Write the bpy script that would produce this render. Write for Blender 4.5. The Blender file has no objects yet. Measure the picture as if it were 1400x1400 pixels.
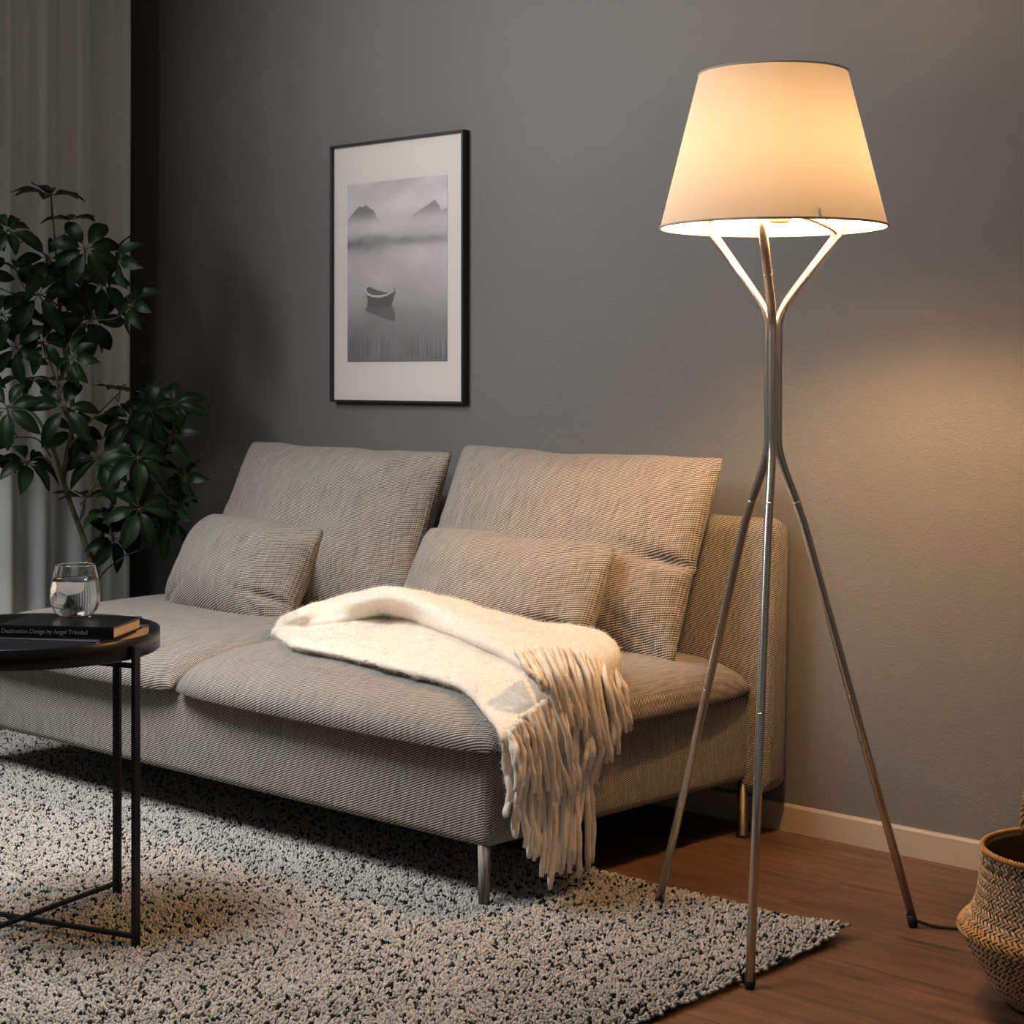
import bpy, bmesh, math, random
import numpy as np
from mathutils import Vector, Matrix, noise

D = {'cam': [2.4, -3.3745, 1.02], 'yaw': 0.827479, 'foc': 2447.805, 'hy': 513, 'clusters': [[-1.8772, -0.5993, 1.5183, 0.0968, 'u'], [-1.8915, -0.7228, 1.4128, 0.0754, 'f'], [-1.862, -0.5506, 1.4519, 0.0811, 'u'], [-1.8748, -0.6147, 1.3439, 0.1006, 'f'], [-1.7843, -0.5507, 1.3671, 0.0923, 'f'], [-1.9255, -0.6077, 1.2431, 0.1014, 'f'], [-1.8654, -0.4403, 1.2777, 0.0907, 'f'], [-1.8722, -0.472, 1.1761, 0.1068, 'f'], [-1.9702, -0.6512, 1.097, 0.0933, 'f'], [-1.7372, -0.4736, 1.3325, 0.0887, 'd'], [-1.9369, -0.5888, 1.1117, 0.0693, 'f'], [-1.7163, -0.4425, 1.2179, 0.0808, 'd'], [-1.9043, -0.7194, 0.9305, 0.0994, 'f'], [-1.7187, -0.4818, 0.9798, 0.0683, 'u'], [-1.8475, -0.5766, 0.9293, 0.0927, 'f'], [-1.806, -0.3835, 0.8963, 0.0949, 'f'], [-1.7051, -0.3122, 0.9398, 0.0822, 'f'], [-1.7037, -0.3158, 0.8536, 0.0863, 'd'], [-1.8541, -0.4554, 0.7899, 0.1109, 'f'], [-1.6963, -0.4422, 0.7944, 0.0927, 'f'], [-1.9365, -0.6378, 0.7794, 0.089, 'f'], [-1.8607, -0.4991, 0.6789, 0.0817, 'u'], [-1.7271, -0.3535, 0.6982, 0.0902, 'f'], [-1.6857, -0.2888, 0.7278, 0.07, 'd'], [-1.8376, -0.4229, 0.5628, 0.0906, 'f'], [-1.6791, -0.4497, 0.6546, 0.0923, 'f'], [-1.6654, -0.3242, 0.6383, 0.0776, 'd'], [-1.9868, -0.6868, 1.1878, 0.093, 'f'], [-1.9026, -0.564, 1.0058, 0.0733, 'u'], [-1.8246, -0.5636, 1.0663, 0.0725, 'd'], [-1.7081, -0.3922, 0.9245, 0.0813, 'f'], [-1.9436, -0.7737, 1.2838, 0.0892, 'f'], [-2.0721, -0.7081, 1.0465, 0.0917, 'f'], [-2.0472, -0.7002, 1.4532, 0.0814, 'f'], [-2.0048, -0.7303, 0.8046, 0.0906, 'f'], [-1.9076, -0.6948, 1.3155, 0.0799, 'u'], [-2.0012, -0.4584, 1.2985, 0.0879, 'b'], [-2.0389, -0.5661, 1.0055, 0.0829, 'b'], [-1.8281, -0.305, 0.7543, 0.0879, 'b'], [-1.8928, -0.372, 0.8591, 0.0836, 'b'], [-1.7483, -0.3129, 0.6023, 0.0786, 'b'], [-1.9256, -0.4964, 0.8613, 0.0825, 'b'], [-1.9357, -0.4655, 1.1714, 0.0829, 'b'], [-2.0343, -0.5926, 1.1706, 0.0825, 'b'], [-1.8157, -0.4503, 0.6376, 0.0777, 'b']], 'stems': [([[-1.8563, -0.4684, 0.3289], [-1.8654, -0.4767, 0.4314], [-1.8669, -0.4781, 0.4929], [-1.885, -0.4947, 0.575], [-1.9077, -0.5156, 0.657], [-1.9243, -0.5308, 0.7288]], 0.011), ([[-1.9243, -0.5308, 0.7288], [-1.9152, -0.5225, 0.8006], [-1.9046, -0.5128, 0.8928], [-1.9077, -0.5156, 0.9851], [-1.9197, -0.5267, 1.0877], [-1.9303, -0.5364, 1.1902], [-1.9333, -0.5392, 1.2517], [-1.9545, -0.5586, 1.3502]], 0.008), ([[-1.907, -0.5422, 0.7299], [-1.9236, -0.5574, 0.8014], [-1.9431, -0.5753, 0.8627], [-1.9762, -0.6057, 0.924], [-2.0213, -0.6472, 0.9322]], 0.006), ([[-1.8839, -0.4666, 0.4908], [-1.8672, -0.4512, 0.5423], [-1.8445, -0.4303, 0.635], [-1.8217, -0.4094, 0.7482], [-1.8111, -0.3997, 0.8203], [-1.799, -0.3885, 0.8923]], 0.007), ([[-1.8587, -0.457, 0.4508], [-1.8361, -0.4362, 0.4816], [-1.7982, -0.4014, 0.5165]], 0.003), ([[-1.8217, -0.4094, 0.7482], [-1.7687, -0.3607, 0.7997], [-1.7126, -0.3091, 0.8532]], 0.003), ([[-1.8445, -0.4303, 0.635], [-1.7914, -0.3816, 0.6556], [-1.7459, -0.3398, 0.6926]], 0.003), ([[-1.8935, -0.5297, 0.8219], [-1.8559, -0.4952, 0.8831], [-1.8183, -0.4606, 0.9342], [-1.7882, -0.433, 0.9751]], 0.003), ([[-1.9025, -0.538, 1.0874], [-1.8785, -0.5159, 1.1487], [-1.8484, -0.4882, 1.1752]], 0.003), ([[-1.9131, -0.5477, 1.21], [-1.8709, -0.509, 1.2712], [-1.8604, -0.4993, 1.3632]], 0.003), ([[-1.9131, -0.5477, 1.2304], [-1.9236, -0.5574, 1.3938], [-1.9311, -0.5643, 1.5204]], 0.003), ([[-1.8958, -0.559, 1.2092], [-1.9288, -0.5893, 1.2397], [-1.9392, -0.5989, 1.2438]], 0.003), ([[-1.9024, -0.5922, 1.3462], [-1.9412, -0.6279, 1.3908], [-1.983, -0.6663, 1.4192]], 0.003), ([[-1.9051, -0.5811, 0.7926], [-1.935, -0.6086, 0.8434], [-1.9828, -0.6526, 0.8474]], 0.003), ([[-1.9021, -0.5784, 0.7743], [-1.9275, -0.6017, 0.7926], [-1.9529, -0.6251, 0.7784]], 0.003), ([[-1.8755, -0.5131, 0.5972], [-1.8679, -0.5062, 0.638], [-1.8604, -0.4993, 0.6789]], 0.003), ([[-1.8512, -0.4501, 0.5638], [-1.8361, -0.4362, 0.5535], [-1.8285, -0.4292, 0.5638]], 0.003), ([[-1.8905, -0.527, 0.9853], [-1.9161, -0.5505, 0.9955], [-1.9461, -0.5781, 1.1078]], 0.003), ([[-1.8539, -0.5204, 0.6599], [-1.8239, -0.4929, 0.7209], [-1.8134, -0.4833, 0.7881]], 0.003), ([[-1.8195, -0.3938, 0.8199], [-1.777, -0.3547, 0.8818], [-1.7192, -0.3016, 0.9375]], 0.003)], 'blanket': [[[-0.9122, -0.6124, 0.4], [-0.8609, -0.6575, 0.415], [-0.8426, -0.6705, 0.425], [-0.8408, -0.6676, 0.43], [-0.839, -0.6647, 0.435], [-0.8455, -0.6526, 0.44], [-0.8693, -0.6214, 0.445], [-0.8993, -0.5714, 0.425]], [[-0.6247, -0.794, 0.4202], [-0.5924, -0.8236, 0.4332], [-0.6283, -0.7866, 0.44], [-0.6995, -0.7172, 0.442], [-0.71, -0.7082, 0.455], [-0.6896, -0.7235, 0.475], [-0.7046, -0.7041, 0.485], [-0.7346, -0.6541, 0.425]], [[-0.4558, -0.816, 0.4182], [-0.4319, -0.8395, 0.4312], [-0.474, -0.806, 0.448], [-0.5887, -0.7057, 0.458], [-0.6063, -0.6965, 0.475], [-0.6362, -0.6764, 0.495], [-0.6739, -0.6407, 0.505], [-0.7039, -0.5907, 0.425]], [[-0.3386, -0.8274, 0.4168], [-0.3168, -0.8497, 0.4294], [-0.3946, -0.7795, 0.45], [-0.5366, -0.6476, 0.47], [-0.5391, -0.6542, 0.49], [-0.5083, -0.687, 0.525], [-0.5635, -0.6316, 0.53], [-0.5935, -0.5816, 0.425]], [[-0.2299, -0.8392, 0.4152], [-0.2101, -0.8603, 0.4274], [-0.2979, -0.7779, 0.452], [-0.4906, -0.6037, 0.478], [-0.4551, -0.6423, 0.498], [-0.4063, -0.6889, 0.537], [-0.4331, -0.6433, 0.545], [-0.4631, -0.5933, 0.425]], [[-0.1106, -0.8577, 0.412], [-0.0951, -0.8732, 0.4244], [-0.1482, -0.8117, 0.452], [-0.2456, -0.7115, 0.476], [-0.2387, -0.7162, 0.494], [-0.2634, -0.676, 0.52], [-0.3532, -0.5599, 0.52], [-0.3832, -0.5099, 0.425]], [[-0.002, -0.8866, 0.4028], [0.012, -0.9011, 0.4134], [-0.002, -0.8621, 0.445], [-0.0599, -0.7804, 0.468], [-0.0401, -0.7929, 0.486], [-0.0799, -0.7248, 0.51], [-0.177, -0.5893, 0.51], [-0.207, -0.5393, 0.425]], [[0.0873, -0.9256, 0.3788], [0.0982, -0.9352, 0.3884], [0.0891, -0.881, 0.42], [0.0766, -0.8324, 0.453], [0.0774, -0.8207, 0.47], [0.035, -0.7266, 0.495], [-0.03, -0.6042, 0.5038], [-0.06, -0.5542, 0.425]], [[0.148, -0.9525, 0.3485], [0.165, -0.9688, 0.3587], [0.16, -0.8932, 0.385], [0.1422, -0.8258, 0.415], [0.162, -0.8294, 0.44], [0.14, -0.7225, 0.4695], [0.08, -0.5929, 0.5012], [0.05, -0.5429, 0.425]], [[0.142, -0.9341, 0.3015], [0.158, -0.9494, 0.3089], [0.165, -0.8783, 0.3329], [0.17, -0.8132, 0.3557], [0.182, -0.808, 0.3759], [0.185, -0.7254, 0.4183], [0.17, -0.6402, 0.4559], [0.158, -0.6282, 0.4559]], [[0.138, -0.9238, 0.2611], [0.15, -0.9328, 0.2672], [0.155, -0.861, 0.2807], [0.158, -0.791, 0.2978], [0.165, -0.7777, 0.3107], [0.165, -0.7125, 0.3292], [0.155, -0.6514, 0.3405], [0.143, -0.6394, 0.3405]], [[0.135, -0.9145, 0.2318], [0.144, -0.9202, 0.2369], [0.148, -0.8511, 0.2297], [0.15, -0.7817, 0.2279], [0.152, -0.7626, 0.2278], [0.152, -0.7191, 0.2233], [0.145, -0.6797, 0.2213], [0.133, -0.6677, 0.2213]]], 'tassels': [([[0.1482, -0.9292, 0.3179], [0.1568, -0.9438, 0.2537], [0.1506, -0.9427, 0.2016]], 0.0058), ([[0.1486, -0.9222, 0.3169], [0.1583, -0.9359, 0.2491], [0.1583, -0.9492, 0.2063]], 0.0052), ([[0.1492, -0.9106, 0.3151], [0.1689, -0.9314, 0.2441], [0.1483, -0.9214, 0.1613]], 0.0053), ([[0.1495, -0.9045, 0.3142], [0.166, -0.9295, 0.2438], [0.1575, -0.9218, 0.1893]], 0.0055), ([[0.1501, -0.8937, 0.3127], [0.1624, -0.9154, 0.2371], [0.1563, -0.9232, 0.1614]], 0.0059), ([[0.1505, -0.8855, 0.3114], [0.1659, -0.9089, 0.2328], [0.161, -0.9055, 0.1598]], 0.0065), ([[0.1511, -0.8754, 0.3099], [0.1617, -0.8943, 0.2259], [0.1657, -0.9083, 0.1421]], 0.0057), ([[0.1513, -0.8703, 0.3092], [0.1693, -0.8942, 0.2241], [0.159, -0.8903, 0.1166]], 0.0059), ([[0.1519, -0.8587, 0.3075], [0.1617, -0.8761, 0.2162], [0.1646, -0.8781, 0.1177]], 0.0061), ([[0.1523, -0.8503, 0.3062], [0.1613, -0.8612, 0.2107], [0.1647, -0.88, 0.112]], 0.0057), ([[0.1526, -0.8446, 0.3054], [0.1661, -0.8684, 0.213], [0.158, -0.8652, 0.1185]], 0.0065), ([[0.1529, -0.837, 0.3042], [0.1646, -0.8551, 0.2084], [0.1678, -0.8612, 0.0799]], 0.0056), ([[0.1533, -0.8276, 0.3028], [0.164, -0.8396, 0.203], [0.1577, -0.8451, 0.0888]], 0.0057), ([[0.1537, -0.8183, 0.3014], [0.1734, -0.8457, 0.2048], [0.1631, -0.8451, 0.0814]], 0.0061), ([[0.154, -0.8106, 0.3003], [0.1724, -0.8325, 0.2002], [0.1665, -0.8374, 0.0489]], 0.0063), ([[0.1543, -0.803, 0.2992], [0.1637, -0.8161, 0.1947], [0.1551, -0.8111, 0.0734]], 0.0051), ([[0.1547, -0.7951, 0.298], [0.1613, -0.8078, 0.1919], [0.1598, -0.8154, 0.0779]], 0.0065), ([[0.1549, -0.7849, 0.2962], [0.172, -0.8083, 0.1917], [0.156, -0.7922, 0.0691]], 0.0067), ([[0.1543, -0.7749, 0.2938], [0.1711, -0.7947, 0.1925], [0.1582, -0.7909, 0.0737]], 0.0051), ([[0.1539, -0.7667, 0.2919], [0.1665, -0.777, 0.1925], [0.1535, -0.7724, 0.065]], 0.0067), ([[0.153, -0.75, 0.288], [0.1659, -0.7637, 0.1941], [0.1638, -0.7685, 0.0833]], 0.0063), ([[0.1527, -0.7423, 0.2862], [0.1695, -0.766, 0.1957], [0.1627, -0.7441, 0.0535]], 0.0062), ([[0.1521, -0.7318, 0.2837], [0.1615, -0.7439, 0.1945], [0.1536, -0.7455, 0.0855]], 0.0061), ([[0.1513, -0.7156, 0.2798], [0.1602, -0.7283, 0.196], [0.1522, -0.7066, 0.0541]], 0.0052), ([[0.151, -0.7094, 0.2784], [0.1656, -0.7317, 0.1984], [0.1538, -0.7077, 0.0607]], 0.0063), ([[0.1504, -0.6987, 0.2759], [0.1587, -0.7088, 0.1979], [0.1521, -0.6954, 0.07]], 0.0063), ([[0.1676, -0.9589, 0.3603], [0.186, -0.957, 0.3175], [0.1803, -0.9516, 0.257]], 0.0053), ([[0.1689, -0.9539, 0.3657], [0.1896, -0.9578, 0.3196], [0.1795, -0.9344, 0.2621]], 0.0063), ([[0.1705, -0.9475, 0.3728], [0.1851, -0.9372, 0.323], [0.1772, -0.9392, 0.2306]], 0.0068), ([[0.172, -0.9416, 0.3793], [0.1826, -0.9203, 0.3265], [0.1738, -0.912, 0.2497]], 0.0061), ([[0.1733, -0.9365, 0.3849], [0.1875, -0.9205, 0.3297], [0.1768, -0.9, 0.2442]], 0.0068), ([[0.1749, -0.9303, 0.3918], [0.187, -0.9037, 0.333], [0.1717, -0.8799, 0.2334]], 0.0053), ([[0.1756, -0.9222, 0.395], [0.1861, -0.896, 0.3317], [0.181, -0.8845, 0.228]], 0.006), ([[0.1768, -0.9074, 0.4007], [0.1931, -0.8902, 0.3318], [0.1782, -0.8614, 0.2418]], 0.006), ([[0.1778, -0.8962, 0.405], [0.1906, -0.8771, 0.3295], [0.1821, -0.8443, 0.2196]], 0.0063), ([[0.1786, -0.8857, 0.409], [0.1969, -0.8765, 0.3303], [0.188, -0.8352, 0.2136]], 0.0055), ([[0.1796, -0.8737, 0.4136], [0.1869, -0.8501, 0.3248], [0.1811, -0.8217, 0.2272]], 0.0054), ([[0.1801, -0.8635, 0.4143], [0.1946, -0.851, 0.3265], [0.1855, -0.8051, 0.2278]], 0.0052), ([[0.1806, -0.8332, 0.4066], [0.1989, -0.824, 0.3252], [0.1818, -0.7867, 0.2239]], 0.0066), ([[0.1808, -0.8215, 0.4037], [0.1954, -0.8182, 0.324], [0.1791, -0.7829, 0.2386]], 0.005), ([[0.1813, -0.7959, 0.3972], [0.1868, -0.7852, 0.3193], [0.1822, -0.776, 0.2288]], 0.0069), ([[0.1817, -0.772, 0.3911], [0.1895, -0.7582, 0.3177], [0.1865, -0.7669, 0.2611]], 0.0052), ([[0.182, -0.7555, 0.3869], [0.1931, -0.7492, 0.3197], [0.1887, -0.753, 0.2656]], 0.0064), ([[0.1815, -0.7413, 0.3867], [0.1939, -0.7493, 0.3202], [0.189, -0.7424, 0.2722]], 0.0066), ([[0.1807, -0.7238, 0.3868], [0.1913, -0.7164, 0.328], [0.1794, -0.7179, 0.2553]], 0.0068), ([[0.1799, -0.7042, 0.3869], [0.1844, -0.6997, 0.3282], [0.176, -0.7034, 0.2757]], 0.0053), ([[0.1792, -0.6859, 0.387], [0.1871, -0.682, 0.3352], [0.1756, -0.6833, 0.2641]], 0.005), ([[0.1785, -0.6685, 0.3871], [0.1941, -0.6779, 0.341], [0.1798, -0.6694, 0.2804]], 0.0051), ([[0.13, -0.8944, 0.4995], [0.1715, -0.8996, 0.468], [0.183, -0.8781, 0.4364]], 0.0068), ([[0.13, -0.8876, 0.5002], [0.166, -0.8823, 0.4635], [0.1816, -0.8708, 0.4276]], 0.0051), ([[0.13, -0.8796, 0.501], [0.1785, -0.8886, 0.4645], [0.19, -0.8841, 0.4394]], 0.0062), ([[0.13, -0.8688, 0.5021], [0.1722, -0.8749, 0.4611], [0.1851, -0.8624, 0.4241]], 0.0068), ([[0.13, -0.8552, 0.5035], [0.1731, -0.8583, 0.4564], [0.1854, -0.8391, 0.4049]], 0.0056), ([[0.13, -0.8484, 0.5042], [0.1759, -0.8546, 0.4552], [0.1847, -0.8374, 0.4118]], 0.0056), ([[0.1304, -0.8403, 0.5043], [0.1852, -0.8623, 0.4568], [0.19, -0.8371, 0.3843]], 0.0062), ([[0.1327, -0.8209, 0.5017], [0.1887, -0.8362, 0.449], [0.1858, -0.8111, 0.3544]], 0.0061), ([[0.1337, -0.8126, 0.5006], [0.1821, -0.8208, 0.445], [0.1977, -0.8046, 0.3563]], 0.0059), ([[0.1358, -0.7948, 0.4983], [0.1913, -0.8135, 0.4423], [0.2005, -0.7867, 0.3496]], 0.0062), ([[0.1372, -0.783, 0.4967], [0.1897, -0.8108, 0.4416], [0.1999, -0.791, 0.367]], 0.0061), ([[0.1393, -0.7655, 0.4944], [0.1921, -0.7872, 0.4346], [0.2004, -0.7742, 0.324]], 0.0059), ([[0.1415, -0.7515, 0.4909], [0.1956, -0.7852, 0.4338], [0.1932, -0.7427, 0.3357]], 0.0053), ([[0.1441, -0.7375, 0.4861], [0.1977, -0.7601, 0.4263], [0.1999, -0.7364, 0.3126]], 0.0061), ([[0.1465, -0.7248, 0.4818], [0.1952, -0.756, 0.4253], [0.1939, -0.7224, 0.2939]], 0.0049), ([[0.1481, -0.716, 0.4788], [0.1952, -0.7439, 0.4218], [0.1937, -0.6971, 0.2824]], 0.0058), ([[0.1512, -0.6991, 0.473], [0.1897, -0.7212, 0.4157], [0.204, -0.7, 0.2722]], 0.0058), ([[0.1542, -0.6826, 0.4674], [0.1936, -0.6968, 0.4084], [0.2041, -0.6902, 0.3058]], 0.006), ([[0.1557, -0.6765, 0.4648], [0.2023, -0.7057, 0.4104], [0.1971, -0.672, 0.2843]], 0.0062), ([[0.1583, -0.6699, 0.4605], [0.1954, -0.6838, 0.405], [0.1969, -0.6668, 0.3197]], 0.0054), ([[0.1607, -0.6639, 0.4567], [0.2001, -0.6855, 0.4053], [0.2009, -0.6486, 0.3227]], 0.0051), ([[0.1644, -0.6545, 0.4507], [0.2007, -0.6685, 0.401], [0.1926, -0.6333, 0.3234]], 0.006), ([[0.166, -0.6503, 0.448], [0.1911, -0.6529, 0.3974], [0.1996, -0.6459, 0.3376]], 0.0067), ([[0.1684, -0.6444, 0.4442], [0.1982, -0.654, 0.3975], [0.2001, -0.6354, 0.336]], 0.0065)], 'book1': [[-0.228, -1.5437, 0.58], [-0.3072, -1.4259, 0.58], [-0.4927, -1.5516, 0.58], [-0.3933, -1.6833, 0.58]], 'book2': [[-0.2367, -1.5737, 0.5575], [-0.3415, -1.3851, 0.5575]], 'glass': [-0.4032, -1.5047, 0.58]}

C = bpy.context.scene.collection
rng = np.random.default_rng(11)
random.seed(5)
PI = math.pi

# ------------------------------------------------------------------ helpers
def lin(c):
    c = c / 255.0
    return c / 12.92 if c <= .04045 else ((c + .055) / 1.055) ** 2.4
def rgb(r, g, b, a=1.0): return (lin(r), lin(g), lin(b), a)

def empty(name, loc=(0, 0, 0), label=None, cat=None, group=None):
    o = bpy.data.objects.new(name, None); C.objects.link(o)
    o.location = loc; o.empty_display_size = .05
    tag(o, label, cat, group)
    return o
def tag(o, label=None, cat=None, group=None, kind=None):
    if label: o['label'] = label
    if cat: o['category'] = cat
    if group: o['group'] = group
    if kind: o['kind'] = kind
    return o

def mk(name, verts, faces, mat, parent=None, uv=None, smooth=True, col=None):
    """verts (n,3) world coordinates, faces list/array, uv per vertex, col per vertex. One mesh object."""
    me = bpy.data.meshes.new(name)
    v = np.asarray(verts, dtype=np.float64).reshape(-1, 3)
    if parent is not None:
        off = np.array(parent_off(parent)); v = v - off
    if isinstance(faces, np.ndarray):
        k = faces.shape[1]
        me.vertices.add(len(v)); me.vertices.foreach_set('co', v.astype(np.float32).ravel())
        me.loops.add(faces.size); me.loops.foreach_set('vertex_index', faces.astype(np.int32).ravel())
        me.polygons.add(len(faces))
        me.polygons.foreach_set('loop_start', np.arange(0, faces.size, k, dtype=np.int32))
        me.polygons.foreach_set('loop_total', np.full(len(faces), k, dtype=np.int32))
        me.update(calc_edges=True)
    else:
        me.from_pydata([tuple(p) for p in v], [], [tuple(int(i) for i in f) for f in faces])
    me.validate()
    if smooth: me.polygons.foreach_set('use_smooth', np.ones(len(me.polygons), dtype=bool))
    if uv is not None:
        ul = me.uv_layers.new(name='UVMap')
        li = np.empty(len(me.loops), dtype=np.int32); me.loops.foreach_get('vertex_index', li)
        ul.data.foreach_set('uv', np.asarray(uv, dtype=np.float32)[li].ravel())
    if col is not None:
        at = me.color_attributes.new('Col', 'FLOAT_COLOR', 'POINT')
        c4 = np.ones((len(v), 4), dtype=np.float32); c4[:, :3] = np.asarray(col)
        at.data.foreach_set('color', c4.ravel())
    if mat: me.materials.append(mat)
    o = bpy.data.objects.new(name, me); C.objects.link(o)
    if parent is not None: o.parent = parent
    return o
def parent_off(p):
    l = Vector((0, 0, 0))
    while p is not None:
        l += p.location; p = p.parent
    return l
def merge(parts):
    V = []; F = []; U = []; n = 0
    for p in parts:
        v = np.asarray(p[0]).reshape(-1, 3); V.append(v)
        F += [[i + n for i in f] for f in p[1]]
        if len(p) > 2 and p[2] is not None: U.append(np.asarray(p[2]))
        n += len(v)
    return np.concatenate(V), F, (np.concatenate(U) if U else None)

def catmull(P, n):
    P = np.asarray(P, float); out = []
    Q = np.vstack([2 * P[0] - P[1], P, 2 * P[-1] - P[-2]])
    for i in range(len(P) - 1):
        p0, p1, p2, p3 = Q[i:i + 4]
        for k in range(n):
            t = k / n
            out.append(.5 * ((2 * p1) + (-p0 + p2) * t + (2 * p0 - 5 * p1 + 4 * p2 - p3) * t * t + (-p0 + 3 * p1 - 3 * p2 + p3) * t ** 3))
    out.append(P[-1]); return np.array(out)

def tube(P, R, seg=12, cap=True):
    P = np.asarray(P, float); n = len(P)
    R = np.full(n, R) if np.isscalar(R) else np.asarray(R, float)
    T = np.gradient(P, axis=0); T /= np.linalg.norm(T, axis=1)[:, None] + 1e-12
    ref = np.array([0, 0, 1.]) if abs(T[0][2]) < .9 else np.array([1., 0, 0])
    N = np.cross(T[0], ref); N /= np.linalg.norm(N)
    V = []; 
    for i in range(n):
        N = N - T[i] * (N @ T[i]); N /= np.linalg.norm(N) + 1e-12
        B = np.cross(T[i], N)
        for k in range(seg):
            a = 2 * PI * k / seg
            V.append(P[i] + R[i] * (math.cos(a) * N + math.sin(a) * B))
    F = []
    for i in range(n - 1):
        for k in range(seg):
            k2 = (k + 1) % seg
            F.append([i * seg + k, i * seg + k2, (i + 1) * seg + k2, (i + 1) * seg + k])
    if cap:
        F.append([k for k in range(seg)][::-1]); F.append([(n - 1) * seg + k for k in range(seg)])
    return np.array(V), F

def lathe(prof, center, seg=64, close=False):
    prof = np.asarray(prof, float); n = len(prof); V = []; F = []
    for r, z in prof:
        for k in range(seg):
            a = 2 * PI * k / seg
            V.append([center[0] + r * math.cos(a), center[1] + r * math.sin(a), center[2] + z])
    m = n if close else n - 1
    for i in range(m):
        j = (i + 1) % n
        for k in range(seg):
            k2 = (k + 1) % seg
            F.append([i * seg + k, i * seg + k2, j * seg + k2, j * seg + k])
    return np.array(V), F

def box(x0, x1, y0, y1, z0, z1):
    V = np.array([[x0, y0, z0], [x1, y0, z0], [x1, y1, z0], [x0, y1, z0], [x0, y0, z1], [x1, y0, z1], [x1, y1, z1], [x0, y1, z1]])
    return V, [[0, 3, 2, 1], [4, 5, 6, 7], [0, 1, 5, 4], [1, 2, 6, 5], [2, 3, 7, 6], [3, 0, 4, 7]]

def obox(c, ux, uy, hx, hy, z0, z1):
    """box with horizontal axes ux, uy and half sizes"""
    ux = np.array([ux[0], ux[1], 0.]); uy = np.array([uy[0], uy[1], 0.]); c = np.array([c[0], c[1], 0.])
    V = []
    for z in (z0, z1):
        for a, b in ((-1, -1), (1, -1), (1, 1), (-1, 1)):
            V.append(c + ux * hx * a + uy * hy * b + np.array([0, 0, z]))
    return np.array(V), [[0, 3, 2, 1], [4, 5, 6, 7], [0, 1, 5, 4], [1, 2, 6, 5], [2, 3, 7, 6], [3, 0, 4, 7]]

def rbox(name, x0, x1, y0, y1, z0, z1, r, mat, parent, seg=5, div=0, fn=None, ztaper=0):
    """rounded upholstered box with world-metre box-mapped UVs"""
    bm = bmesh.new()
    bmesh.ops.create_cube(bm, size=1)
    for v in bm.verts:
        v.co = Vector(((x0 + x1) / 2 + v.co.x * (x1 - x0), (y0 + y1) / 2 + v.co.y * (y1 - y0), (z0 + z1) / 2 + v.co.z * (z1 - z0)))
    bmesh.ops.bevel(bm, geom=bm.edges[:], offset=r, segments=seg, profile=.5, affect='EDGES')
    if div: bmesh.ops.subdivide_edges(bm, edges=[e for e in bm.edges if e.calc_length() > .15], cuts=div, use_grid_fill=True)
    off = parent_off(parent) if parent else Vector((0, 0, 0))
    uvl = bm.loops.layers.uv.new('UVMap')
    for f in bm.faces:
        n = f.normal; f.smooth = True
        for l in f.loops:
            c = l.vert.co
            if abs(n.z) > .75: u = (c.x, c.y)
            elif abs(n.x) > abs(n.y): u = (c.y + 3.1, c.z)
            else: u = (c.x, c.z)
            l[uvl].uv = u
    for v in bm.verts:
        if fn: v.co = fn(v.co)
        v.co -= off
    me = bpy.data.meshes.new(name); bm.to_mesh(me); bm.free()
    me.materials.append(mat)
    o = bpy.data.objects.new(name, me); C.objects.link(o); o.parent = parent
    return o

# ------------------------------------------------------------------ materials
def newmat(name):
    m = bpy.data.materials.new(name); m.use_nodes = True
    nt = m.node_tree; b = nt.nodes['Principled BSDF']
    return m, nt, b
def N(nt, t, **kw):
    n = nt.nodes.new(t)
    for k, v in kw.items(): setattr(n, k, v)
    return n
def simple(name, col, rough=.5, metal=0, spec=.5, **kw):
    m, nt, b = newmat(name)
    b.inputs['Base Color'].default_value = col; b.inputs['Roughness'].default_value = rough
    b.inputs['Metallic'].default_value = metal; b.inputs['Specular IOR Level'].default_value = spec
    for k, v in kw.items(): b.inputs[k].default_value = v
    return m
def math_(nt, op, a, b=None, c=None):
    n = N(nt, 'ShaderNodeMath', operation=op)
    for i, x in enumerate((a, b, c)):
        if x is None: continue
        if isinstance(x, (int, float)): n.inputs[i].default_value = x
        else: nt.links.new(x, n.inputs[i])
    return n.outputs[0]
def ramp(nt, fac, stops):
    r = N(nt, 'ShaderNodeValToRGB')
    e = r.color_ramp.elements
    while len(e) > 1: e.remove(e[-1])
    e[0].position, e[0].color = stops[0]
    for p, c in stops[1:]:
        x = e.new(p); x.color = c
    nt.links.new(fac, r.inputs[0]); return r.outputs[0]
def mixc(nt, fac, a, b, mode='MIX'):
    m = N(nt, 'ShaderNodeMix', data_type='RGBA', blend_type=mode)
    for i, x in ((0, fac), (6, a), (7, b)):
        if isinstance(x, (int, float)): m.inputs[i].default_value = x
        elif isinstance(x, tuple): m.inputs[i].default_value = x
        else: nt.links.new(x, m.inputs[i])
    return m.outputs[2]
def noise_tex(nt, vec, scale, detail=2, rough=.5, dist=0):
    n = N(nt, 'ShaderNodeTexNoise'); n.inputs['Scale'].default_value = scale
    n.inputs['Detail'].default_value = detail; n.inputs['Roughness'].default_value = rough
    n.inputs['Distortion'].default_value = dist
    if vec is not None: nt.links.new(vec, n.inputs['Vector'])
    return n.outputs['Fac']
def mapping(nt, vec, scale=(1, 1, 1), loc=(0, 0, 0), rot=(0, 0, 0)):
    n = N(nt, 'ShaderNodeMapping'); n.inputs['Scale'].default_value = scale
    n.inputs['Location'].default_value = loc; n.inputs['Rotation'].default_value = rot
    nt.links.new(vec, n.inputs['Vector']); return n.outputs[0]
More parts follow.
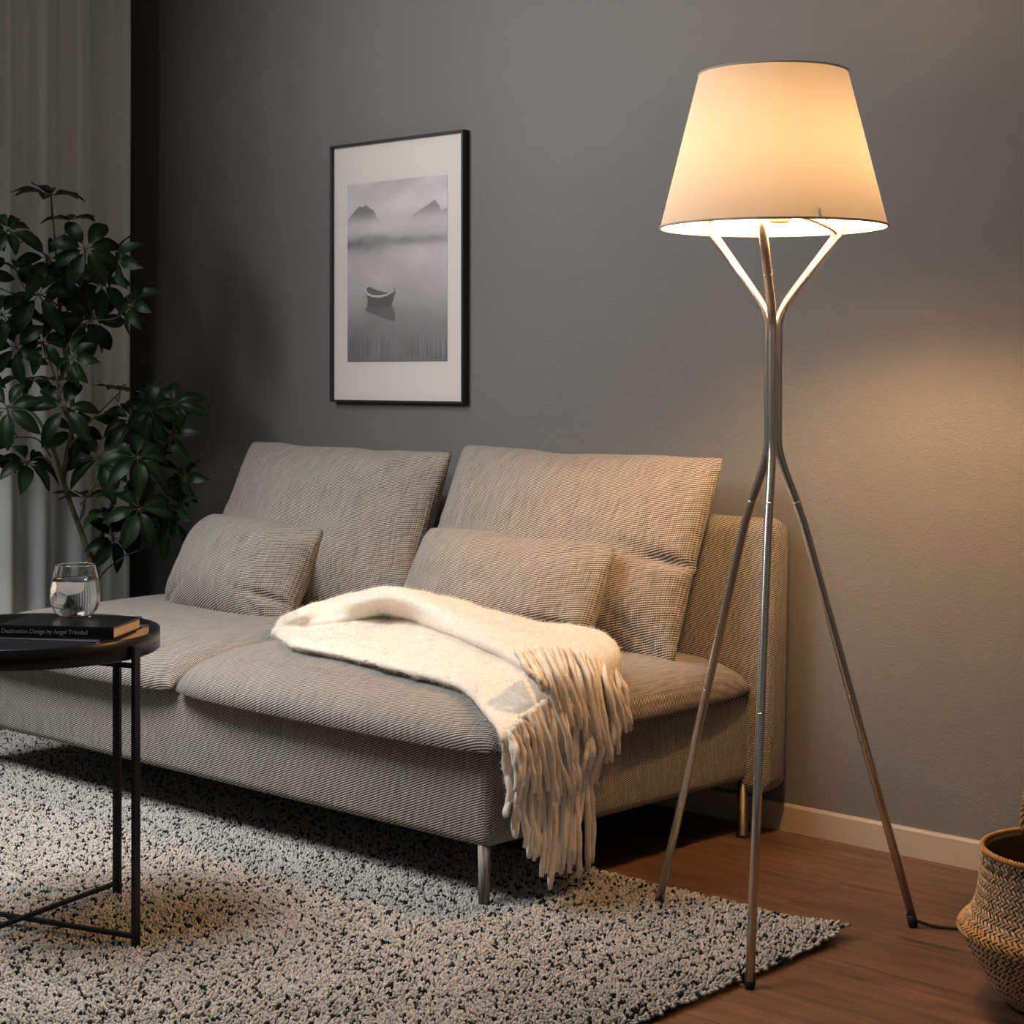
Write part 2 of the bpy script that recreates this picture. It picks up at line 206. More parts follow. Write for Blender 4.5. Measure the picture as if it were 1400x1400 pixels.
def bump(nt, b, h, strength, dist):
    n = N(nt, 'ShaderNodeBump'); n.inputs['Strength'].default_value = strength; n.inputs['Distance'].default_value = dist
    nt.links.new(h, n.inputs['Height']); nt.links.new(n.outputs[0], b.inputs['Normal'])

def fabric_mat(name, light, dark, period=.0046, ang=21, cover=.5, dots=.22):
    m, nt, b = newmat(name)
    tc = N(nt, 'ShaderNodeTexCoord'); uv = tc.outputs['UV']
    sx = N(nt, 'ShaderNodeSeparateXYZ'); nt.links.new(uv, sx.inputs[0])
    a = math.radians(ang)
    acr = math_(nt, 'SUBTRACT', math_(nt, 'MULTIPLY', sx.outputs[1], math.cos(a)), math_(nt, 'MULTIPLY', sx.outputs[0], math.sin(a)))
    wob = noise_tex(nt, mapping(nt, uv, (1, 1, 1)), 30, 2)
    fine = noise_tex(nt, mapping(nt, uv, (420, 160, 1)), 1, 2, .6)
    ph = math_(nt, 'MULTIPLY', acr, 2 * PI / period)
    ph = math_(nt, 'ADD', ph, math_(nt, 'MULTIPLY', wob, 3.6))
    ph = math_(nt, 'ADD', ph, math_(nt, 'MULTIPLY', fine, 1.3))
    s = math_(nt, 'SINE', ph)
    # stitches crossing the rib
    st = math_(nt, 'SINE', math_(nt, 'MULTIPLY', sx.outputs[0], 2 * PI / .0039))
    s2 = math_(nt, 'ADD', s, math_(nt, 'MULTIPLY', st, dots))
    # heather: long vertical slubs
    slub = noise_tex(nt, mapping(nt, uv, (330, 22, 1)), 1, 3, .6)
    s3 = math_(nt, 'ADD', s2, math_(nt, 'MULTIPLY', math_(nt, 'SUBTRACT', slub, .5), 1.9))
    fac = math_(nt, 'MULTIPLY_ADD', s3, .80, cover)
    cl = N(nt, 'ShaderNodeClamp'); nt.links.new(fac, cl.inputs[0])
    col = mixc(nt, cl.outputs[0], dark, light)
    big = noise_tex(nt, uv, 7, 2)
    strk = noise_tex(nt, mapping(nt, uv, (150, 9, 1)), 1, 3, .65)
    col = mixc(nt, 1.0, col, ramp(nt, strk, [(.32, (.74, .73, .72, 1)), (.5, (.97, .97, .97, 1)), (.68, (1.10, 1.10, 1.10, 1))]), 'MULTIPLY')
    col = mixc(nt, math_(nt, 'MULTIPLY', big, .25), col, (light[0] * .7, light[1] * .68, light[2] * .66, 1))
    nt.links.new(col, b.inputs['Base Color'])
    b.inputs['Roughness'].default_value = .95; b.inputs['Specular IOR Level'].default_value = .15
    b.inputs['Sheen Weight'].default_value = .12
    bump(nt, b, s2, .45, .0012)
    return m

M = {}
M['fabric'] = fabric_mat('sofa_twill', rgb(190, 182, 174), rgb(30, 27, 25), cover=.50)
M['fabric_soft'] = fabric_mat('cushion_twill', rgb(190, 181, 172), rgb(34, 30, 27), cover=.54, dots=.42)
# wall paint
def wall_mat():
    m, nt, b = newmat('wall_paint')
    tc = N(nt, 'ShaderNodeTexCoord'); o = tc.outputs['Object']
    n1 = noise_tex(nt, o, 210, 3, .55); n2 = noise_tex(nt, o, 70, 2, .5)
    h = math_(nt, 'ADD', n1, math_(nt, 'MULTIPLY', n2, .6))
    c = ramp(nt, noise_tex(nt, o, 1.3, 2), [(.3, rgb(110, 109, 107)), (.7, rgb(116, 115, 113))])
    nt.links.new(c, b.inputs['Base Color'])
    b.inputs['Roughness'].default_value = .62; b.inputs['Specular IOR Level'].default_value = .3
    bump(nt, b, h, .42, .004)
    return m
M['wall'] = wall_mat()
M['ceiling'] = simple('ceiling_paint', rgb(190, 188, 184), .9)
M['skirting'] = simple('skirting_paint', rgb(186, 170, 152), .5)
def floor_mat():
    m, nt, b = newmat('oak_laminate')
    tc = N(nt, 'ShaderNodeTexCoord'); o = tc.outputs['Object']
    br = N(nt, 'ShaderNodeTexBrick'); br.offset = .37; br.offset_frequency = 1
    br.inputs['Scale'].default_value = 1; br.inputs['Mortar Size'].default_value = .0012; br.inputs['Mortar Smooth'].default_value = .1
    br.inputs['Brick Width'].default_value = 1.38; br.inputs['Row Height'].default_value = .193; br.inputs['Bias'].default_value = 0
    br.inputs['Color1'].default_value = (0, 0, 0, 1); br.inputs['Color2'].default_value = (1, 1, 1, 1); br.inputs['Mortar'].default_value = (.5, .5, .5, 1)
    mp = mapping(nt, o, (1, 1, 1), (.42, .115, 0))
    nt.links.new(mp, br.inputs['Vector'])
    sp = N(nt, 'ShaderNodeSeparateColor'); nt.links.new(br.outputs['Color'], sp.inputs[0])
    va = N(nt, 'ShaderNodeVectorMath', operation='ADD'); nt.links.new(o, va.inputs[0])
    cmb = N(nt, 'ShaderNodeCombineXYZ'); nt.links.new(math_(nt, 'MULTIPLY', sp.outputs[0], 9.0), cmb.inputs[0]); nt.links.new(math_(nt, 'MULTIPLY', sp.outputs[0], 5.0), cmb.inputs[2])
    nt.links.new(cmb.outputs[0], va.inputs[1])
    v = va.outputs[0]
    g1 = noise_tex(nt, mapping(nt, v, (2.2, 26, 1)), 1.6, 6, .62, .6)
    g2 = noise_tex(nt, mapping(nt, v, (7, 150, 1)), 1, 4, .65)
    g3 = noise_tex(nt, mapping(nt, v, (3.2, 9, 1)), 1.1, 2, .5, .3)
    g = math_(nt, 'ADD', math_(nt, 'MULTIPLY', g1, .75), math_(nt, 'MULTIPLY', g2, .25))
    c = ramp(nt, g, [(.33, rgb(52, 37, 28)), (.47, rgb(98, 73, 56)), (.58, rgb(118, 90, 70)), (.70, rgb(134, 104, 82))])
    c = mixc(nt, math_(nt, 'MULTIPLY', sp.outputs[0], .35), c, rgb(84, 58, 44))
    kn = ramp(nt, g3, [(.30, (1, 1, 1, 1)), (.38, (0, 0, 0, 1))])
    c = mixc(nt, math_(nt, 'MULTIPLY', kn, .55), c, rgb(64, 42, 32))
    c = mixc(nt, math_(nt, 'MULTIPLY', br.outputs['Fac'], .75), c, rgb(45, 30, 22))
    nt.links.new(c, b.inputs['Base Color'])
    b.inputs['Roughness'].default_value = .42; b.inputs['Specular IOR Level'].default_value = .35
    bump(nt, b, math_(nt, 'SUBTRACT', g, br.outputs['Fac']), .12, .002)
    return m
M['floor'] = floor_mat()
def attr_mat(name, rough=.9, spec=.2, sheen=0, emis=None):
    m, nt, b = newmat(name)
    a = N(nt, 'ShaderNodeVertexColor', layer_name='Col')
    nt.links.new(a.outputs[0], b.inputs['Base Color'])
    b.inputs['Roughness'].default_value = rough; b.inputs['Specular IOR Level'].default_value = spec
    b.inputs['Sheen Weight'].default_value = sheen
    return m
M['pile'] = attr_mat('rug_pile', .95, .1)
M['backing'] = simple('rug_backing', rgb(92, 88, 82), .95)
M['print'] = attr_mat('photo_print', .55, .3)
def wool_mat():
    m, nt, b = newmat('cream_wool')
    tc = N(nt, 'ShaderNodeTexCoord'); o = tc.outputs['Object']
    n = noise_tex(nt, o, 160, 4, .65); n2 = noise_tex(nt, o, 14, 2)
    c = ramp(nt, n, [(.25, rgb(228, 214, 197)), (.7, rgb(246, 235, 221))])
    nt.links.new(c, b.inputs['Base Color'])
    b.inputs['Roughness'].default_value = .95; b.inputs['Specular IOR Level'].default_value = .1
    b.inputs['Sheen Weight'].default_value = .35; b.inputs['Sheen Roughness'].default_value = .5
    bump(nt, b, math_(nt, 'ADD', n, math_(nt, 'MULTIPLY', n2, .5)), .55, .004)
    return m
M['wool'] = wool_mat()
def steel_mat():
    m, nt, b = newmat('brushed_steel')
    tc = N(nt, 'ShaderNodeTexCoord')
    n = noise_tex(nt, tc.outputs['Object'], 3, 2)
    b.inputs['Metallic'].default_value = .94
    nt.links.new(ramp(nt, n, [(.3, rgb(214, 207, 198)), (.7, rgb(222, 215, 206))]), b.inputs['Base Color'])
    b.inputs['Roughness'].default_value = .27
    return m
M['steel'] = steel_mat()
def leg_wood():
    m, nt, b = newmat('weathered_leg')
    tc = N(nt, 'ShaderNodeTexCoord')
    n = noise_tex(nt, mapping(nt, tc.outputs['Object'], (260, 260, 22)), 1, 4, .6)
    nt.links.new(ramp(nt, n, [(.36, rgb(84, 80, 74)), (.5, rgb(140, 133, 124)), (.66, rgb(186, 176, 162))]), b.inputs['Base Color'])
    b.inputs['Metallic'].default_value = 0; b.inputs['Roughness'].default_value = .6
    return m
M['leg_grey'] = leg_wood()
M['leg_steel'] = simple('satin_steel_leg', rgb(96, 88, 80), .5, 1)
M['black_metal'] = simple('black_powder_coat', rgb(14, 14, 15), .45, 0, .3)
M['black_tray'] = simple('black_tray_lacquer', rgb(12, 12, 13), .34, 0, .3)
M['black_rubber'] = simple('black_rubber', rgb(16, 15, 15), .6)
M['frame'] = simple('black_frame', rgb(34, 35, 37), .42)
M['mat'] = simple('picture_mount', rgb(214, 205, 200), .85)
M['socket'] = simple('socket_white', rgb(235, 228, 215), .5)
M['cable'] = simple('dark_cable', rgb(38, 32, 28), .55)
def shade_mat(name, col, tr):
    m = bpy.data.materials.new(name); m.use_nodes = True; nt = m.node_tree
    for n in list(nt.nodes): nt.nodes.remove(n)
    out = N(nt, 'ShaderNodeOutputMaterial'); d = N(nt, 'ShaderNodeBsdfDiffuse'); t = N(nt, 'ShaderNodeBsdfTranslucent'); mx = N(nt, 'ShaderNodeMixShader')
    tc = N(nt, 'ShaderNodeTexCoord')
    n = noise_tex(nt, mapping(nt, tc.outputs['Object'], (350, 350, 350)), 1, 2)
    c = mixc(nt, n, col, (col[0] * .93, col[1] * .93, col[2] * .93, 1))
    nt.links.new(c, d.inputs[0]); nt.links.new(c, t.inputs[0])
    mx.inputs[0].default_value = tr
    nt.links.new(d.outputs[0], mx.inputs[1]); nt.links.new(t.outputs[0], mx.inputs[2]); nt.links.new(mx.outputs[0], out.inputs[0])
    return m
M['shade'] = shade_mat('white_linen_shade', rgb(230, 221, 211), .031)
def emis(name, col, s):
    m = bpy.data.materials.new(name); m.use_nodes = True; nt = m.node_tree
    b = nt.nodes['Principled BSDF']; b.inputs['Emission Color'].default_value = col; b.inputs['Emission Strength'].default_value = s
    return m
M['bulb'] = emis('warm_bulb', (1, .59, .27, 1), 1030)
def curtain_mat():
    m = shade_mat('grey_curtain', rgb(232, 236, 234), .12)
    return m
M['curtain'] = curtain_mat()
def glass_mat(name, ior, col=(1, 1, 1, 1)):
    m, nt, b = newmat(name)
    b.inputs['Base Color'].default_value = col; b.inputs['Roughness'].default_value = 0
    b.inputs['Transmission Weight'].default_value = 1; b.inputs['IOR'].default_value = ior
    return m
M['glass'] = glass_mat('clear_glass', 1.48); M['water'] = glass_mat('water', 1.33)
def pane_mat():
    m = bpy.data.materials.new('picture_glazing'); m.use_nodes = True; nt = m.node_tree
    for n in list(nt.nodes): nt.nodes.remove(n)
    out = N(nt, 'ShaderNodeOutputMaterial'); t = N(nt, 'ShaderNodeBsdfTransparent'); g = N(nt, 'ShaderNodeBsdfGlossy'); mx = N(nt, 'ShaderNodeMixShader')
    g.inputs['Roughness'].default_value = .12
    fr = N(nt, 'ShaderNodeFresnel'); fr.inputs[0].default_value = 1.35
    nt.links.new(fr.outputs[0], mx.inputs[0]); nt.links.new(t.outputs[0], mx.inputs[1]); nt.links.new(g.outputs[0], mx.inputs[2]); nt.links.new(mx.outputs[0], out.inputs[0])
    return m
M['pane'] = pane_mat()
def leaf_mat():
    m, nt, b = newmat('schefflera_leaf')
    a = N(nt, 'ShaderNodeVertexColor', layer_name='Col')
    nt.links.new(a.outputs[0], b.inputs['Base Color'])
    b.inputs['Roughness'].default_value = .42; b.inputs['Specular IOR Level'].default_value = .22
    return m
M['leaf'] = leaf_mat()
M['stem'] = simple('plant_stem', rgb(74, 72, 46), .7)
M['pot'] = simple('grey_pot', rgb(70, 70, 70), .6)
M['soil'] = simple('soil', rgb(40, 30, 22), .95)
M['book_black'] = simple('book_black_cover', rgb(12, 12, 14), .25, 0, .35)
M['book_grey'] = simple('book_grey_cover', rgb(62, 62, 66), .3, 0, .5)
def page_mat():
    m, nt, b = newmat('book_pages')
    tc = N(nt, 'ShaderNodeTexCoord')
    n = noise_tex(nt, mapping(nt, tc.outputs['Object'], (6, 6, 900)), 1, 2)
    nt.links.new(ramp(nt, n, [(.3, rgb(168, 146, 122)), (.7, rgb(214, 196, 172))]), b.inputs['Base Color'])
    b.inputs['Roughness'].default_value = .9
    return m
M['pages'] = page_mat()
M['title'] = simple('book_title', rgb(104, 102, 100), .5)
M['wicker'] = attr_mat('seagrass', .75, .25)
M['wicker_dark'] = simple('seagrass_inner', rgb(104, 78, 52), .85)

# ------------------------------------------------------------------ room shell
def struct(name, vf, mat):
    o = mk(name, vf[0], vf[1], mat, smooth=False); o['kind'] = 'structure'; return o
struct('floor', box(-2.4, 3.6, -5.0, .0, -.1, 0), M['floor'])
struct('wall_back', box(-2.5, 3.6, 0, .12, 0, 2.65), M['wall'])
struct('wall_left', box(-2.5, -2.38, -5.0, 0, 0, 2.65), M['wall'])
struct('ceiling', box(-2.5, 3.6, -5.0, .12, 2.65, 2.75), M['ceiling'])
def skirt(name, axis):
    pr = [(0, 0), (-.013, 0), (-.013, .055), (-.010, .060), (0, .060)]
    V = []; 
    a0, a1 = (-2.38, 3.6) if axis == 'x' else (-5.0, -.013)
    for a in (a0, a1):
        for d, z in pr: V.append((a, d, z) if axis == 'x' else (-2.38 - d, a, z))
    n = len(pr); F = [[k, (k + 1) % n, n + (k + 1) % n, n + k] for k in range(n)] + [list(range(n))[::-1], list(range(n, 2 * n))]
    struct(name, (np.array(V), F), M['skirting'])
skirt('baseboard_back', 'x'); skirt('baseboard_left', 'y')

# ------------------------------------------------------------------ sofa
sofa = empty('sofa', (-.8, -.5, 0), 'two-seat sofa in beige and charcoal twill on short legs along the grey wall', 'sofa')
def base_fn(c):
    k = max(0, min(1, (c.y + .93) / .85))
    c = c.copy()
    if c.x > -.3: c.x += .028 * k
    return c
rbox('base', -1.76, .086, -.928, -.085, .126, .318, .022, M['fabric'], sofa, fn=base_fn)
def back_fn(c):
    c = c.copy(); h = (c.z - .12) / .6
    c.y += .02 * h
    q = .075; dx = c.x - (.172 - q)
    for dz, s_ in ((c.z - (.708 - q), 1), (.09 + q - c.z, -1)):
        if dx > 0 and dz > 0:
            d = math.hypot(dx, dz)
            if d > q: c.x = .172 - q + dx * q / d; c.z = (.708 - q + dz * q / d) if s_ == 1 else (.09 + q - dz * q / d)
    return c
rbox('back_panel', -1.50, .172, -.125, -.036, .09, .708, .042, M['fabric'], sofa, seg=8, fn=back_fn)
def leg(x, y, mat, z0):
    pr = [(0, z0), (.0155, z0), (.0155, z0 + .006), (.012, z0 + .009), (.012, .14), (0, .14)] if mat is M['leg_steel'] else [(0, z0), (.0105, z0), (.0125, .14), (0, .14)]
    V, F = lathe(pr, (x, y, 0), 24)
    mk('leg', V, F, mat, sofa)
leg(.0623, -.9093, M['leg_grey'], .012); leg(.0959, -.1137, M['leg_steel'], 0)
leg(-1.70, -.9093, M['leg_grey'], .012); leg(-1.70, -.1137, M['leg_steel'], 0)

def seat_cushion(x0, x1, y0, y1, zs, up, dn, seed):
    nu, nv = 90, 90
    V = []; U = []; F = []
    top = {}; bot = {}
    us = np.sin(np.linspace(-PI / 2, PI / 2, nu)) * .35 + np.linspace(-1, 1, nu) * .65
    vs = np.sin(np.linspace(-PI / 2, PI / 2, nv)) * .35 + np.linspace(-1, 1, nv) * .65
    cx, cy, hx, hy = (x0 + x1) / 2, (y0 + y1) / 2, (x1 - x0) / 2, (y1 - y0) / 2
    for side in (1, -1):
        for i, u in enumerate(us):
            for j, v in enumerate(vs):
                edge = i in (0, nu - 1) or j in (0, nv - 1)
                if side == -1 and edge: bot[i, j] = top[i, j]; continue
                pr = ((1 - abs(u) ** 7) ** .40) * ((1 - v ** 4) ** .45)
                # rounded plan corners, softer at the front
                k = (abs(u) ** 6) * (abs(v) ** 6)
                x = cx + hx * u * (1 - .045 * k); y = cy + hy * v * (1 - .05 * k)
                nz = noise.noise(Vector((x * 3.1 + seed, y * 3.1, seed))) * .007 + noise.noise(Vector((x * 11 + seed, y * 7, seed))) * .0022
                if side == 1: z = zs + up * pr + nz * pr
                else: z = zs - dn * pr
                # front lip hangs a little over the base
                fr = max(0, (-v - .80) / .20); z -= .014 * fr * fr * (1 - .3 * u * u)
                (top if side == 1 else bot)[i, j] = len(V)
                # arc-length style uv so the twill wraps over the lip
                V.append((x, y, z)); U.append((x, y + (z - zs) * (1 if v > 0 else -1) * -.6 if abs(v) > .8 else y))
    for d, flip in ((top, False), (bot, True)):
        for i in range(nu - 1):
            for j in range(nv - 1):
                f = [d[i, j], d[i + 1, j], d[i + 1, j + 1], d[i, j + 1]]
                F.append(f[::-1] if flip else f)
    return mk('seat_cushion', V, F, M['fabric'], sofa, uv=U)
seat_cushion(-1.752, -.845, -.972, -.10, .328, .094, .022, 3.1)
seat_cushion(-.868, .144, -.972, -.10, .328, .094, .022, 8.4)

def pillow(name, W, Hh, T, M4, parent, seed, power=2.6, q=.62, pinch=.05, wr=.006, sag=0.0, crease=None, ears=.0, rn=18):
    """soft sewn pillow; local x = width, y = thickness (front is -y), z = height; M4 places it"""
    nu, nv = 84, 64
    us = np.linspace(-1, 1, nu); vs = np.linspace(-1, 1, nv)
    V = []; U = []; F = []; fr = {}; bk = {}
    for side in (-1, 1):
        for i, u in enumerate(us):
            for j, v in enumerate(vs):
                edge = i in (0, nu - 1) or j in (0, nv - 1)
                if side == 1 and edge: bk[i, j] = fr[i, j]; continue
                pu = 1 - abs(u) ** power; pv = 1 - abs(v) ** power
                t = (max(pu, 0) ** q) * (max(pv, 0) ** q)
                t *= 1 + sag * (-v) * .5
                x = W / 2 * u * (1 - pinch * (1 - v * v) * abs(u) ** 3 + ears * (v * v) ** 4 * abs(u) ** 4)
                z = Hh / 2 * v * (1 - pinch * 1.2 * (1 - u * u) * abs(v) ** 3 + ears * (u * u) ** 4 * abs(v) ** 4)
                mx = max(abs(u), abs(v)); q_ = (abs(u) ** rn + abs(v) ** rn) ** (1 / rn) if mx > 0 else 1; q_ = mx / q_ if mx > 0 else 1
                x *= q_; z *= q_
                y = side * T / 2 * t
                # puckers fan out from the seam
                e = max(abs(u), abs(v))
                w = noise.noise(Vector((x * 6 + seed, z * 6, seed + side))) * wr * 1.6
                w += noise.noise(Vector((x * 16 + seed, z * 10, seed * 2 + side))) * wr * .9 * (e ** 2)
                w += noise.noise(Vector((x * 40 + seed, z * 40, seed * 3 + side))) * wr * .25 * (e ** 3)
                if abs(v) > .5: w += math.sin(x * 70 + seed + 3 * noise.noise(Vector((x * 9, seed, 0)))) * wr * .35 * ((abs(v) - .5) / .5) ** 2
                y += w * min(1, t * 2.2)
                z += (noise.noise(Vector((x * 7 + seed, seed, 1.5))) * .010) * max(0, v) ** 2 * (1 - u ** 6)
                if crease and side == -1:
                    for (cu, cv, ru, rv, dep) in crease:
                        y += dep * math.exp(-((u - cu) / ru) ** 2 - ((v - cv) / rv) ** 2)
                (fr if side == -1 else bk)[i, j] = len(V)
                p = M4 @ Vector((x, y, z)); V.append(tuple(p)); U.append((x + seed, z + y * .0))
    for d, flip in ((fr, False), (bk, True)):
        for i in range(nu - 1):
            for j in range(nv - 1):
                f = [d[i, j], d[i + 1, j], d[i + 1, j + 1], d[i, j + 1]]
                F.append(f[::-1] if flip else f)
    return mk(name, V, F, M['fabric_soft'], parent, uv=U)
def place(x, y, z, lean, rz=0, roll=0):
    """lean back by lean degrees about x, turn by rz about z"""
    return Matrix.Translation((x, y, z)) @ Matrix.Rotation(math.radians(rz), 4, 'Z') @ Matrix.Rotation(math.radians(-lean), 4, 'X') @ Matrix.Rotation(math.radians(roll), 4, 'Y')
pillow('back_cushion', .804, .482, .235, place(-.326, -.245, .622, 22, 0, .6), sofa, 2.3, power=2.5, q=.60, pinch=.03, wr=.010, sag=.25, ears=.02, crease=[(.86, -.08, .16, .05, .035), (.72, .0, .16, .05, .008)])
pillow('back_cushion', .804, .476, .235, place(-1.165, -.240, .612, 22, 0, .5), sofa, 5.9, power=2.5, q=.60, pinch=.03, wr=.011, sag=.25, ears=.02)

def small_pillow(label, Mx, seed, W, Hh, T):
    e = empty('throw_pillow', tuple(Mx.to_translation()), label, 'pillow', 'small throw pillows on the sofa')
    pillow('pillow_cover', W, Hh, T, Mx, e, seed, power=2.3, q=.60, pinch=.035, wr=.009, sag=.15, ears=.01, rn=9, crease=[(.8, -.45, .2, .07, .02)])
    return e
small_pillow('small twill lumbar pillow partly covered by the cream blanket', place(-.345, -.432, .530, 26, 0, 1.0), 1.7, .60, .29, .18)
small_pillow('small twill lumbar pillow leaning at the plant end of the sofa, clear of the blanket', place(-1.262, -.425, .508, 27, 0, 1.5), 4.4, .505, .305, .21)

# ------------------------------------------------------------------ throw blanket
def blanket():
    root = empty('throw_blanket', (-.1, -.75, .42), 'fluffy cream wool blanket with thick fringe draped over the sofa corner', 'blanket')
    B = np.array(D['blanket'])
    rows = np.array([catmull(B[:, j], 9) for j in range(B.shape[1])])      # (cols, R, 3)
    grid = np.array([catmull(rows[:, i], 8) for i in range(rows.shape[1])])  # (R, Ccols, 3)
    R, Cc = grid.shape[:2]
    # displaced for woolly softness
    dv = np.zeros_like(grid)
    gx = np.gradient(grid, axis=0); gy = np.gradient(grid, axis=1)
    nr = np.cross(gx, gy); nr /= np.linalg.norm(nr, axis=2)[..., None] + 1e-9
    if nr[R // 3, Cc // 4, 2] < 0: nr = -nr
    for i in range(R):
        for j in range(Cc):
            p = grid[i, j]
            w = noise.noise(Vector(p * 14)) * .006 + noise.noise(Vector(p * 45)) * .0022
            grid[i, j] = p + nr[i, j] * w
    V = grid.reshape(-1, 3); F = []
    for i in range(R - 1):
        for j in range(Cc - 1):
            F.append([i * Cc + j, i * Cc + j + 1, (i + 1) * Cc + j + 1, (i + 1) * Cc + j])
    o = mk('blanket_cloth', V, F, M['wool'], root)
    so = o.modifiers.new('thick', 'SOLIDIFY'); so.thickness = .007; so.offset = 0
    # fringe
    curves = []
    for k, (pts, rad) in enumerate(D['tassels']):
        P = catmull(np.array(pts), 7)
        n = len(P)
        s = np.linspace(0, 1, n)
        ph = random.uniform(0, 6)
        P[:, 0] += np.sin(s * 9 + ph) * .0018; P[:, 1] += np.cos(s * 8 + ph * 2) * .003
        Rr = rad * (1 + .14 * np.sin(s * 26 + ph)) * np.where(s > .97, .7, 1)
        Vt, Ft = tube(P, Rr, 9)
        Vt += np.array([noise.noise_vector(Vector(v * 160)) for v in Vt]) * .0009
        mk('tassel', Vt, Ft, M['wool'], root)
        curves.append((P, rad))
    # knotted tuft showing under the front edge
    # fuzz: fine hairs on cloth and tassels
    hv = []; hf = []
    NV = nr.reshape(-1, 3)
    def hair(p, n, L, wd):
        t = np.cross(n, rng.normal(size=3)); t /= np.linalg.norm(t) + 1e-9
        d = n * rng.uniform(.2, .9) + t * rng.uniform(.3, 1.0) + np.array([0, 0, -.15]); d /= np.linalg.norm(d)
        s = np.cross(d, rng.normal(size=3)); s /= np.linalg.norm(s) + 1e-9
        m = p + d * L * .55 + t * L * .1; e = p + d * L + t * L * .35
        b = len(hv)
        hv.extend([p - s * wd, p + s * wd, m + s * wd * .8, m - s * wd * .8, e]); hf.append((b, b + 1, b + 2, b + 3)); hf.append((b + 3, b + 2, b + 4))
    area = np.linalg.norm(np.cross(gx, gy), axis=2).reshape(-1); pr = area / area.sum()
    for q in rng.choice(len(V), 26000, p=pr):
        i, j = divmod(q, Cc); i2 = min(i + 1, R - 1); j2 = min(j + 1, Cc - 1)
        a, b_ = rng.random(2)
        p = grid[i, j] + (grid[i2, j] - grid[i, j]) * a + (grid[i, j2] - grid[i, j]) * b_
        hair(p + NV[q] * .003, NV[q], rng.uniform(.005, .012), .00022)
    for P, rad in curves:
        for _ in range(70):
            k = rng.integers(0, len(P) - 1); p = P[k] + (P[k + 1] - P[k]) * rng.random()
            n = rng.normal(size=3); n /= np.linalg.norm(n)
            hair(p + n * rad * .85, n, rng.uniform(.002, .005), .00018)
    fz = mk('fuzz', hv, hf, M['wool'], root); fz['kind'] = 'stuff'
blanket()

